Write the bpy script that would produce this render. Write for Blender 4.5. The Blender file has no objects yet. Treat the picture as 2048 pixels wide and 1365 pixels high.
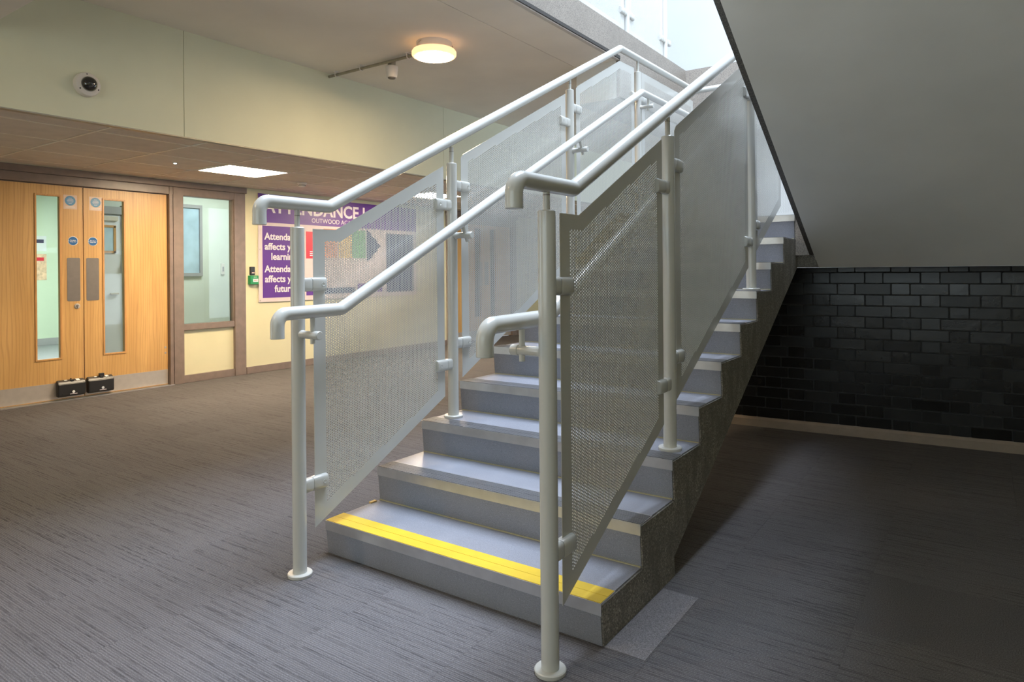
import bpy, bmesh, math, random
import numpy as np
from mathutils import Vector, Matrix
from mathutils.geometry import delaunay_2d_cdt
random.seed(7)
S = bpy.context.scene
C = S.collection

# ------------------------------------------------------------------ camera
cam_d = bpy.data.cameras.new('camera'); cam = bpy.data.objects.new('camera', cam_d); C.objects.link(cam)
cam_d.sensor_width = 36.0; cam_d.sensor_fit = 'HORIZONTAL'
cam_d.lens = 1357.92 * 36.0 / 2048.0
cam_d.shift_y = -(682.5 - 542.08) / 2048.0
cam_d.clip_start = 0.05; cam_d.clip_end = 100
cam.matrix_world = (Matrix.Translation((2.3542, -1.9538, 1.22)) @ Matrix.Rotation(0.6066, 4, 'Z')
                    @ Matrix.Rotation(math.pi / 2, 4, 'X') @ Matrix.Rotation(-0.0084, 4, 'Z'))
S.camera = cam

# ------------------------------------------------------------------ world, daylight, added front fill, exposure
w = bpy.data.worlds.new('sky'); S.world = w; w.use_nodes = True
bgn = w.node_tree.nodes['Background']; bgn.inputs[0].default_value = (0.75, 0.87, 1.0, 1); bgn.inputs[1].default_value = 1.0
def area(name, loc, rot, sx, sy, power, col):
    d = bpy.data.lights.new(name, 'AREA'); d.shape = 'RECTANGLE'; d.size = sx; d.size_y = sy
    d.energy = power; d.color = col
    o = bpy.data.objects.new(name, d); C.objects.link(o); o.location = loc; o.rotation_euler = rot
    return o
area('rooflight_daylight', (1.2, 2.3, 8.72), (0, 0, 0), 3.2, 5.0, 560, (0.70, 0.81, 1.0))
area('front_window_fill', (1.6, -4.96, 1.75), (math.pi / 2, 0, math.pi), 4.4, 1.8, 40, (1.0, 0.90, 0.75))  # warm fill added behind the camera to brighten the near side
LAMP_ROUND = 50.0; LAMP_PANEL = 25.0; FILL_CORRIDOR = 12.0; FILL_LOBBY = 6.0
vs = S.view_settings
vs.view_transform = 'Standard'; vs.look = 'None'; vs.gamma = 1.0; vs.use_curve_mapping = False
vs.exposure = 1.75
S.cycles.use_denoising = True
S.cycles.max_bounces = 10; S.cycles.diffuse_bounces = 6; S.cycles.transparent_max_bounces = 16

# ------------------------------------------------------------------ materials
def srgb(r, g, b):
    f = lambda c: ((c / 255.0) / 12.92) if c / 255.0 <= 0.04045 else (((c / 255.0) + 0.055) / 1.055) ** 2.4
    return (f(r), f(g), f(b), 1.0)
class NT:
    def __init__(s, name):
        s.m = bpy.data.materials.new(name); s.m.use_nodes = True
        s.t = s.m.node_tree; s.n = s.t.nodes; s.b = s.n['Principled BSDF']; s.out = s.n['Material Output']
    def node(s, typ, **kw):
        n = s.n.new(typ)
        for k, v in kw.items():
            if k.startswith('_'): setattr(n, k[1:], v)
            else: n.inputs[k.replace('__', ' ')].default_value = v
        return n
    def l(s, a, b): s.t.links.new(a, b)
    def coord(s, which='Object', scale=(1, 1, 1), loc=(0, 0, 0)):
        tc = s.n.new('ShaderNodeTexCoord'); mp = s.n.new('ShaderNodeMapping')
        mp.inputs['Scale'].default_value = scale; mp.inputs['Location'].default_value = loc
        s.l(tc.outputs[which], mp.inputs[0]); return mp.outputs[0]
    def noise(s, vec, scale, detail=3, rough=0.5, dist=0.0):
        n = s.node('ShaderNodeTexNoise', Scale=scale, Detail=detail, Roughness=rough, Distortion=dist)
        s.l(vec, n.inputs['Vector']); return n.outputs['Fac']
    def ramp(s, fac, stops):
        r = s.n.new('ShaderNodeValToRGB'); e = r.color_ramp.elements
        while len(e) < len(stops): e.new(0.5)
        for i, (p, c) in enumerate(stops): e[i].position = p; e[i].color = c
        s.l(fac, r.inputs[0]); return r.outputs[0]
    def mix(s, fac, a, b, mode='MIX'):
        n = s.n.new('ShaderNodeMix'); n.data_type = 'RGBA'; n.blend_type = mode
        for sock, v in ((n.inputs[0], fac), (n.inputs[6], a), (n.inputs[7], b)):
            if hasattr(v, 'is_linked'): s.l(v, sock)
            else: sock.default_value = v
        return n.outputs[2]
    def math(s, op, a, b=0.0):
        n = s.n.new('ShaderNodeMath'); n.operation = op
        for sock, v in zip(n.inputs, (a, b)):
            if hasattr(v, 'is_linked'): s.l(v, sock)
            else: sock.default_value = v
        return n.outputs[0]
    def bump(s, h, strength=0.3, dist=0.01):
        n = s.node('ShaderNodeBump', Strength=strength, Distance=dist); s.l(h, n.inputs['Height']); s.l(n.outputs[0], s.b.inputs['Normal'])
    def set(s, col=None, rough=None, metal=None, coat=None, spec=None):
        if col is not None:
            if hasattr(col, 'is_linked'): s.l(col, s.b.inputs['Base Color'])
            else: s.b.inputs['Base Color'].default_value = col
        if rough is not None:
            if hasattr(rough, 'is_linked'): s.l(rough, s.b.inputs['Roughness'])
            else: s.b.inputs['Roughness'].default_value = rough
        if metal is not None: s.b.inputs['Metallic'].default_value = metal
        if coat is not None: s.b.inputs['Coat Weight'].default_value = coat
        if spec is not None: s.b.inputs['Specular IOR Level'].default_value = spec
        return s.m
def plain(name, col, rough=0.5, metal=0.0, var=0.06, scale=9.0, bump=0.0, coat=None, spec=None):
    t = NT(name); v = t.coord('Object')
    n = t.noise(v, scale, 4)
    k = t.ramp(n, [(0.3, tuple(c * (1 - var) for c in col[:3]) + (1,)), (0.7, tuple(min(1, c * (1 + var)) for c in col[:3]) + (1,))])
    if bump: t.bump(t.noise(v, scale * 14, 3), bump, 0.003)
    return t.set(k, rough, metal, coat, spec)
def emit(name, col, strength):
    t = NT(name); t.b.inputs['Base Color'].default_value = (0.8, 0.8, 0.8, 1)
    t.b.inputs['Emission Color'].default_value = tuple(col) + (1,); t.b.inputs['Emission Strength'].default_value = strength
    return t.m
M = {}
M['green_paint'] = plain('green_paint', (0.67, 0.68, 0.52, 1), 0.6, var=0.03, scale=2.5, bump=0.05)
M['cream_paint'] = plain('cream_paint', (0.66, 0.61, 0.40, 1), 0.55, var=0.03, scale=2.5, bump=0.08)
M['slab_paint'] = plain('slab_paint', (0.83, 0.78, 0.70, 1), 0.8, var=0.05, scale=1.6, bump=0.08)
M['soffit_paint'] = plain('soffit_paint', (0.80, 0.78, 0.73, 1), 0.45, var=0.05, scale=2.2, bump=0.10)
M['white_paint'] = plain('white_paint', (0.66, 0.66, 0.64, 1), 0.7, var=0.02, scale=2.0)
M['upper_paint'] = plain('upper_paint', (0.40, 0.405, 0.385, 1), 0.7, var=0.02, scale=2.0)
M['mint_paint'] = plain('mint_paint', (0.62, 0.72, 0.56, 1), 0.6, var=0.03, scale=2.0)
M['pale_paint'] = plain('pale_paint', (0.68, 0.72, 0.66, 1), 0.6, var=0.05, scale=3.0)
M['tile'] = plain('tile', (0.66, 0.59, 0.51, 1), 0.9, var=0.05, scale=8.0, bump=0.1)
M['tbar'] = plain('tbar', (0.78, 0.71, 0.60, 1), 0.3, var=0.03)
M['frame_paint'] = plain('frame_paint', (0.215, 0.160, 0.130, 1), 0.32, var=0.10, scale=12.0, bump=0.15)
M['powder'] = plain('powder', (0.52, 0.515, 0.475, 1), 0.25, var=0.015, scale=5.0, coat=0.25)
M['steel'] = plain('steel', (0.56, 0.50, 0.44, 1), 0.42, metal=0.55, var=0.05, scale=20.0)
M['dark_steel'] = plain('dark_steel', (0.20, 0.175, 0.155, 1), 0.5, metal=0.4, var=0.05, scale=20.0)
M['brass'] = plain('brass', (0.55, 0.38, 0.16, 1), 0.35, metal=1.0)
M['galv'] = plain('galv', (0.35, 0.33, 0.27, 1), 0.5, metal=0.7, var=0.1, scale=30)
M['white_plastic'] = plain('white_plastic', (0.70, 0.66, 0.62, 1), 0.4, var=0.02)
M['black_plastic'] = plain('black_plastic', (0.018, 0.017, 0.017, 1), 0.38, var=0.1, spec=0.6)
M['dark_dome'] = plain('dark_dome', (0.012, 0.011, 0.012, 1), 0.06, var=0.1, coat=1.0)
M['green_plastic'] = plain('green_plastic', (0.015, 0.24, 0.075, 1), 0.35, var=0.04)
M['purple'] = plain('purple', (0.105, 0.018, 0.24, 1), 0.4, var=0.04)
M['board_white'] = plain('board_white', (0.64, 0.52, 0.50, 1), 0.35, var=0.03)
M['letter_white'] = plain('letter_white', (0.74, 0.66, 0.70, 1), 0.5, var=0.01)
M['red'] = plain('red', (0.66, 0.02, 0.04, 1), 0.4, var=0.03)
M['orange_print'] = plain('orange_print', (0.62, 0.24, 0.12, 1), 0.4, var=0.03)
M['amber_print'] = plain('amber_print', (0.62, 0.42, 0.14, 1), 0.4, var=0.03)
M['green_print'] = plain('green_print', (0.12, 0.32, 0.12, 1), 0.4, var=0.03)
M['navy'] = plain('navy', (0.025, 0.025, 0.085, 1), 0.4, var=0.05)
M['blue_sign'] = plain('blue_sign', (0.015, 0.12, 0.33, 1), 0.35, var=0.03)
M['pale_blue_sign'] = plain('pale_blue_sign', (0.05, 0.22, 0.42, 1), 0.35, var=0.03)
M['sticker'] = plain('sticker', (0.62, 0.45, 0.33, 1), 0.35, var=0.03)
M['white_door'] = plain('white_door', (0.74, 0.74, 0.80, 1), 0.4, var=0.02)
M['paper'] = plain('paper', (0.70, 0.72, 0.74, 1), 0.6, var=0.03)
M['paper_orange'] = plain('paper_orange', (0.75, 0.52, 0.35, 1), 0.6, var=0.25, scale=20)
M['picture_glass'] = plain('picture_glass', (0.42, 0.55, 0.66, 1), 0.12, var=0.2, scale=3)
M['picture_frame'] = plain('picture_frame', (0.36, 0.35, 0.36, 1), 0.4, var=0.03)
M['skirting_beige'] = plain('skirting_beige', (0.29, 0.23, 0.18, 1), 0.4, var=0.08, scale=15, bump=0.1)
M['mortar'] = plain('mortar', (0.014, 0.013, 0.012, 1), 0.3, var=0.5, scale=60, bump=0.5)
M['yellow'] = plain('yellow', (0.60, 0.40, 0.018, 1), 0.5, var=0.05, scale=18)
M['dark_insert'] = plain('dark_insert', (0.10, 0.10, 0.105, 1), 0.45, var=0.12, scale=25)
M['alu'] = plain('alu', (0.58, 0.57, 0.56, 1), 0.34, metal=0.85, var=0.08, scale=14)
M['silicone'] = plain('silicone', (0.42, 0.38, 0.24, 1), 0.6, var=0.05)
M['upper_floor'] = plain('upper_floor', (0.25, 0.25, 0.27, 1), 0.6)
M['trim_pale'] = plain('trim_pale', (0.60, 0.55, 0.50, 1), 0.5)
M['shadow_gap'] = plain('shadow_gap', (0.05, 0.045, 0.04, 1), 0.9)
M['lamp_rim'] = emit('lamp_rim', (1.0, 0.50, 0.20), 0.45)
M['lamp_round'] = emit('lamp_round', (1.0, 0.72, 0.42), LAMP_ROUND)
M['lamp_panel'] = emit('lamp_panel', (1.0, 0.80, 0.55), LAMP_PANEL)
M['fill_corridor'] = emit('fill_corridor', (0.93, 1.0, 0.95), FILL_CORRIDOR)
M['fill_lobby'] = emit('fill_lobby', (0.93, 1.0, 0.97), FILL_LOBBY)
M['led_dot'] = emit('led_dot', (0.7, 1.0, 1.0), 40.0)
M['red_dot'] = emit('red_dot', (1.0, 0.15, 0.05), 1.2)
def m_glass():
    t = NT('glass'); tr = t.n.new('ShaderNodeBsdfTransparent'); tr.inputs[0].default_value = (0.93, 0.97, 0.95, 1)
    gl = t.node('ShaderNodeBsdfGlossy', Roughness=0.02); fr = t.node('ShaderNodeFresnel', IOR=1.45); mx = t.n.new('ShaderNodeMixShader')
    t.l(fr.outputs[0], mx.inputs[0]); t.l(tr.outputs[0], mx.inputs[1]); t.l(gl.outputs[0], mx.inputs[2]); t.l(mx.outputs[0], t.out.inputs[0]); return t.m
M['glass'] = m_glass()
def m_wood():
    t = NT('oak_veneer'); oi = t.n.new('ShaderNodeObjectInfo')
    v = t.coord('Object', (1, 5.0, 0.55))
    warp = t.noise(v, 1.6, 3, 0.5, 0.6)
    w_ = t.n.new('ShaderNodeTexWave'); w_.wave_type = 'BANDS'; w_.bands_direction = 'Y'
    w_.inputs['Scale'].default_value = 2.2; w_.inputs['Distortion'].default_value = 9.0; w_.inputs['Detail'].default_value = 2.0; w_.inputs['Detail Scale'].default_value = 0.9
    t.l(v, w_.inputs[0])
    v2 = t.coord('Object', (1, 120, 2.5)); fine = t.noise(v2, 2.0, 3, 0.6)
    base = t.ramp(warp, [(0.3, (0.56, 0.315, 0.105, 1)), (0.7, (0.68, 0.405, 0.15, 1))])
    dark = t.mix(t.ramp(w_.outputs['Fac'], [(0.0, (0.38, 0.38, 0.38, 1)), (0.30, (0, 0, 0, 1))]), base, (0.38, 0.19, 0.065, 1))
    k = t.mix(t.math('MULTIPLY', t.ramp(fine, [(0.45, (0, 0, 0, 1)), (0.75, (1, 1, 1, 1))]), 0.32), dark, (0.42, 0.22, 0.075, 1))
    t.bump(fine, 0.08, 0.002)
    return t.set(k, 0.38)
M['wood'] = m_wood()
def m_bead():
    t = NT('oak_bead'); v = t.coord('Object', (30, 30, 3)); n = t.noise(v, 3)
    return t.set(t.ramp(n, [(0.3, (0.50, 0.25, 0.08, 1)), (0.7, (0.60, 0.32, 0.11, 1))]), 0.4)
M['bead'] = m_bead()
def m_carpet(striped=True, name='carpet', gain=1.0):
    t = NT(name); oi = t.n.new('ShaderNodeObjectInfo')
    tc = t.n.new('ShaderNodeTexCoord'); geo = t.n.new('ShaderNodeNewGeometry')
    off = t.n.new('ShaderNodeVectorMath'); off.operation = 'ADD'
    comb = t.n.new('ShaderNodeCombineXYZ'); r13 = t.math('MULTIPLY', oi.outputs['Random'], 13.0); t.l(r13, comb.inputs[0]); t.l(r13, comb.inputs[1])
    t.l(tc.outputs['Object'], off.inputs[0]); t.l(comb.outputs[0], off.inputs[1])
    def mapped(sc):
        m = t.n.new('ShaderNodeMapping'); m.inputs['Scale'].default_value = sc; t.l(off.outputs[0], m.inputs[0]); return m.outputs[0]
    pile = t.noise(mapped((1, 1, 1)), 260, 2, 0.7)
    fleck = t.noise(mapped((1, 1, 1)), 90, 3, 0.7)
    col = t.ramp(pile, [(0.25, (0.085, 0.078, 0.079, 1)), (0.5, (0.205, 0.192, 0.194, 1)), (0.78, (0.40, 0.38, 0.385, 1))])
    col = t.mix(t.math('MULTIPLY', fleck, 0.35), col, (0.20, 0.185, 0.188, 1))
    if striped:
        lines = t.noise(mapped((1.6, 135, 1)), 1.0, 2, 0.5)
        brk = t.noise(mapped((14, 135, 1)), 1.3, 2, 0.5)
        mk = t.math('MULTIPLY', t.ramp(lines, [(0.50, (0, 0, 0, 1)), (0.64, (1, 1, 1, 1))]), t.ramp(brk, [(0.36, (0.0, 0.0, 0.0, 1)), (0.56, (1, 1, 1, 1))]))
        rib = t.n.new('ShaderNodeTexWave'); rib.wave_type = 'BANDS'; rib.bands_direction = 'Y'
        rib.inputs['Scale'].default_value = 38.0; rib.inputs['Distortion'].default_value = 1.2; rib.inputs['Detail'].default_value = 1
        t.l(mapped((1, 1, 1)), rib.inputs[0])
        col = t.mix(t.math('MULTIPLY', mk, 0.74), col, (0.050, 0.046, 0.048, 1))
        col = t.mix(t.math('MULTIPLY', rib.outputs['Fac'], 0.52), col, (0.075, 0.069, 0.071, 1))
        t.bump(t.math('SUBTRACT', pile, rib.outputs['Fac']), 0.5, 0.004)
    else:
        t.bump(pile, 0.5, 0.004)
    tone = t.math('MULTIPLY', gain, t.math('ADD', 0.95, t.math('MULTIPLY', oi.outputs['Random'], 0.10)))
    br = t.n.new('ShaderNodeVectorMath'); br.operation = 'SCALE'; t.l(col, br.inputs[0]); t.l(tone, br.inputs[3])
    m = t.set(br.outputs[0], 0.95, spec=0.15); return m
M['carpet'] = m_carpet(True, 'carpet', 0.77); M['carpet_plain'] = m_carpet(False, 'carpet_plain', 0.56); M['carpet_light'] = m_carpet(False, 'carpet_light', 0.95)
def m_terrazzo(name, base, chipd, chipl, scale=110, rough=0.45):
    t = NT(name); v = t.coord('Object')
    vo = t.n.new('ShaderNodeTexVoronoi'); vo.inputs['Scale'].default_value = scale; t.l(v, vo.inputs['Vector'])
    sep = t.n.new('ShaderNodeSeparateColor'); t.l(vo.outputs['Color'], sep.inputs[0])
    chips = t.ramp(sep.outputs[0], [(0.0, chipd), (0.30, chipd), (0.38, base), (0.72, base), (0.80, chipl)])
    edge = t.ramp(vo.outputs['Distance'], [(0.35, (0, 0, 0, 1)), (0.6, (1, 1, 1, 1))])
    k = t.mix(edge, chips, base); dirt = t.noise(v, 3.0, 5, 0.65)
    k = t.mix(t.math('MULTIPLY', t.ramp(dirt, [(0.4, (0, 0, 0, 1)), (0.7, (1, 1, 1, 1))]), 0.35), k, tuple(c * 0.6 for c in base[:3]) + (1,))
    return t.set(k, rough)
M['terrazzo'] = m_terrazzo('terrazzo', (0.27, 0.235, 0.195, 1), (0.125, 0.102, 0.094, 1), (0.36, 0.315, 0.26, 1), 200)
M['terrazzo_dark'] = m_terrazzo('terrazzo_dark', (0.105, 0.095, 0.082, 1), (0.040, 0.037, 0.034, 1), (0.21, 0.19, 0.16, 1), 230)
def m_string():
    t = NT('granolithic'); v = t.coord('Object')
    vo = t.n.new('ShaderNodeTexVoronoi'); vo.inputs['Scale'].default_value = 210; t.l(v, vo.inputs['Vector'])
    sep = t.n.new('ShaderNodeSeparateColor'); t.l(vo.outputs['Color'], sep.inputs[0])
    chips = t.ramp(sep.outputs[0], [(0.0, (0.085, 0.076, 0.062, 1)), (0.45, (0.20, 0.18, 0.146, 1)), (0.85, (0.30, 0.27, 0.22, 1)), (1.0, (0.48, 0.44, 0.37, 1))])
    stain = t.noise(t.coord('Object', (1, 4, 1.6)), 3.0, 5, 0.65)
    k = t.mix(t.ramp(stain, [(0.38, (0, 0, 0, 1)), (0.62, (0.75, 0.75, 0.75, 1))]), chips, (0.115, 0.103, 0.085, 1))
    streak = t.noise(t.coord('Object', (1, 45, 5)), 2.0, 2, 0.5)
    k = t.mix(t.ramp(streak, [(0.72, (0, 0, 0, 1)), (0.76, (1, 1, 1, 1))]), k, (0.008, 0.007, 0.006, 1))
    t.bump(sep.outputs[0], 0.25, 0.004)
    return t.set(k, 0.5)
M['granolithic'] = m_string()
def m_vinyl():
    t = NT('vinyl'); v = t.coord('Object')
    a = t.noise(v, 420, 2, 0.8); b = t.noise(v, 6, 4, 0.6)
    k = t.ramp(a, [(0.32, (0.165, 0.168, 0.190, 1)), (0.52, (0.215, 0.220, 0.248, 1)), (0.70, (0.33, 0.337, 0.37, 1))])
    k = t.mix(t.math('MULTIPLY', t.ramp(b, [(0.45, (0, 0, 0, 1)), (0.75, (1, 1, 1, 1))]), 0.3), k, (0.27, 0.277, 0.31, 1))
    t.bump(a, 0.12, 0.002)
    return t.set(k, t.ramp(b, [(0.3, (0.30, 0.30, 0.30, 1)), (0.7, (0.42, 0.42, 0.42, 1))]))
M['vinyl'] = m_vinyl()
def m_brick():
    t = NT('black_gloss_brick'); v = t.coord('Object'); oi = t.n.new('ShaderNodeObjectInfo')
    add = t.n.new('ShaderNodeVectorMath'); add.operation = 'ADD'; cb = t.n.new('ShaderNodeCombineXYZ'); t.l(t.math('MULTIPLY', oi.outputs['Random'], 40), cb.inputs[0])
    t.l(v, add.inputs[0]); t.l(cb.outputs[0], add.inputs[1])
    n = t.noise(add.outputs[0], 9, 5, 0.6); f = t.noise(add.outputs[0], 120, 3, 0.6)
    k = t.ramp(n, [(0.35, (0.006, 0.0056, 0.005, 1)), (0.75, (0.016, 0.015, 0.0135, 1))])
    t.bump(t.math('ADD', n, t.math('MULTIPLY', f, 0.25)), 0.35, 0.004)
    return t.set(k, t.math('ADD', 0.20, t.math('MULTIPLY', oi.outputs['Random'], 0.12)), spec=0.42)
M['brick'] = m_brick()

# ------------------------------------------------------------------ mesh helpers
def obj(name, bm, mat, parent=None, loc=(0, 0, 0), smooth=False):
    me = bpy.data.meshes.new(name); bm.to_mesh(me); bm.free()
    return objm(name, me, mat, parent, loc, smooth)
def objm(name, me, mat, parent=None, loc=(0, 0, 0), smooth=False):
    if mat is not None and not me.materials: me.materials.append(M[mat])
    if smooth:
        for p_ in me.polygons: p_.use_smooth = True
    o = bpy.data.objects.new(name, me); C.objects.link(o); o.location = loc
    if parent: o.parent = parent
    return o
def tag(o, label, cat, group=None, kind=None):
    o['label'] = label; o['category'] = cat
    if group: o['group'] = group
    if kind: o['kind'] = kind
    return o
def thing(name, label, cat, loc=(0, 0, 0), group=None, kind=None):
    o = bpy.data.objects.new(name, None); C.objects.link(o); o.location = loc; o.empty_display_size = 0.1
    return tag(o, label, cat, group, kind)
def bx(bm, x0, x1, y0, y1, z0, z1, bev=0.0):
    vs_ = [bm.verts.new(p) for p in ((x0, y0, z0), (x1, y0, z0), (x1, y1, z0), (x0, y1, z0), (x0, y0, z1), (x1, y0, z1), (x1, y1, z1), (x0, y1, z1))]
    fs = [bm.faces.new([vs_[i] for i in f]) for f in ((3, 2, 1, 0), (4, 5, 6, 7), (0, 1, 5, 4), (1, 2, 6, 5), (2, 3, 7, 6), (3, 0, 4, 7))]
    if bev > 0:
        es = list({e for f in fs for e in f.edges})
        bmesh.ops.bevel(bm, geom=es, offset=bev, segments=2, affect='EDGES', profile=0.5)
    return bm
def box(name, mat, x0, x1, y0, y1, z0, z1, parent=None, bev=0.0):
    return obj(name, bx(bmesh.new(), x0, x1, y0, y1, z0, z1, bev), mat, parent)
def prism(bm, pts, axis, a, b):
    # pts: 2D polygon; axis 'x': (y,z) extruded over x a..b ; axis 'y': (x,z); axis 'z': (x,y)
    def mk(p, t): return {'x': (t, p[0], p[1]), 'y': (p[0], t, p[1]), 'z': (p[0], p[1], t)}[axis]
    A = [bm.verts.new(mk(p, a)) for p in pts]; B = [bm.verts.new(mk(p, b)) for p in pts]
    n = len(pts)
    fs = [bm.faces.new(A), bm.faces.new(B[::-1])]
    for i in range(n): fs.append(bm.faces.new((A[i], B[i], B[(i + 1) % n], A[(i + 1) % n])))
    bmesh.ops.recalc_face_normals(bm, faces=fs)
    return bm
def rrect(u0, u1, v0, v1, r, n=5):
    out = []
    for cu_, cv_, a0 in ((u1 - r, v1 - r, 0), (u0 + r, v1 - r, 90), (u0 + r, v0 + r, 180), (u1 - r, v0 + r, 270)):
        for k in range(n + 1):
            a = math.radians(a0 + 90 * k / n); out.append((cu_ + r * math.cos(a), cv_ + r * math.sin(a)))
    return out
def fillet(pts, radii, n=8):
    out = [Vector(pts[0])]
    for i in range(1, len(pts) - 1):
        p0, p1, p2 = Vector(pts[i - 1]), Vector(pts[i]), Vector(pts[i + 1]); r = radii[i - 1]
        if r <= 0: out.append(p1); continue
        u, v = (p0 - p1).normalized(), (p2 - p1).normalized(); ang = u.angle(v)
        d = r / math.tan(ang / 2); a, b = p1 + u * d, p1 + v * d
        c = p1 + (u + v).normalized() * (r / math.sin(ang / 2))
        for k in range(n + 1):
            t = k / n; q = (a - c).normalized().slerp((b - c).normalized(), t) if (a - c).angle(b - c) > 1e-4 else (a - c).normalized()
            out.append(c + q * r)
    out.append(Vector(pts[-1])); return out
def tube(bm, path, r, seg=20, caps=True):
    path = [Vector(p) for p in path]; rings = []
    t0 = (path[1] - path[0]).normalized()
    ref = Vector((1, 0, 0)) if abs(t0.x) < 0.9 else Vector((0, 1, 0))
    nrm = (ref - t0 * ref.dot(t0)).normalized(); prev = t0
    for i, p in enumerate(path):
        ti = (path[i] - path[i - 1]).normalized() if i > 0 else t0
        to = (path[i + 1] - path[i]).normalized() if i < len(path) - 1 else ti
        t = (ti + to).normalized(); nrm = prev.rotation_difference(t) @ nrm; prev = t
        nrm = (nrm - t * nrm.dot(t)).normalized(); bi = t.cross(nrm)
        k = 1 / max(0.5, ti.dot(t)); side = (ti - to)
        side = side.normalized() if side.length > 1e-5 else None
        ring = []
        for j in range(seg):
            a = 2 * math.pi * j / seg; d = nrm * math.cos(a) + bi * math.sin(a)
            if side is not None: d = d + side * (d.dot(side) * (k - 1))
            ring.append(bm.verts.new(p + d * r))
        rings.append(ring)
    for A, B in zip(rings, rings[1:]):
        for j in range(seg): bm.faces.new((A[j], A[(j + 1) % seg], B[(j + 1) % seg], B[j]))
    if caps: bm.faces.new(rings[0][::-1]); bm.faces.new(rings[-1])
    return bm
def lathe(bm, prof, c=(0, 0, 0), axis='z', seg=32):
    rings = []
    def P(r, h, a):
        x, y = r * math.cos(a), r * math.sin(a)
        q = {'z': (x, y, h), 'x': (h, x, y), 'y': (x, h, y)}[axis]; return (q[0] + c[0], q[1] + c[1], q[2] + c[2])
    for r, h in prof: rings.append([bm.verts.new(P(max(r, 1e-5), h, 2 * math.pi * j / seg)) for j in range(seg)])
    fs = []
    for A, B in zip(rings, rings[1:]):
        for j in range(seg): fs.append(bm.faces.new((A[j], A[(j + 1) % seg], B[(j + 1) % seg], B[j])))
    if prof[0][0] > 1e-4: fs.append(bm.faces.new(rings[0][::-1]))
    if prof[-1][0] > 1e-4: fs.append(bm.faces.new(rings[-1]))
    bmesh.ops.recalc_face_normals(bm, faces=fs)
    return bm
def shade(o, deg=35):
    me = o.data
    for p_ in me.polygons: p_.use_smooth = True
    bm = bmesh.new(); bm.from_mesh(me)
    for e in bm.edges: e.smooth = not (len(e.link_faces) == 2 and e.calc_face_angle(0) > math.radians(deg))
    bm.to_mesh(me); bm.free(); return o
def dup(o, parent, loc=None):
    c = o.copy(); C.objects.link(c); c.parent = parent
    if loc is not None: c.location = loc
    return c
_txt = {}
def text(name, s, mat, size, parent, loc, rot, align='LEFT', bold=0.0, depth=0.0008):
    cu = bpy.data.curves.new(name, 'FONT'); cu.body = s; cu.size = size; cu.align_x = align; cu.offset = bold; cu.extrude = depth; cu.resolution_u = 3
    to = bpy.data.objects.new('text_tmp', cu); C.objects.link(to)
    dg = bpy.context.evaluated_depsgraph_get(); me = bpy.data.meshes.new_from_object(to.evaluated_get(dg))
    bpy.data.objects.remove(to); bpy.data.curves.remove(cu)
    me.name = name; me.materials.clear(); o = objm(name, me, mat, parent, loc); o.rotation_euler = rot
    return o

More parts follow.
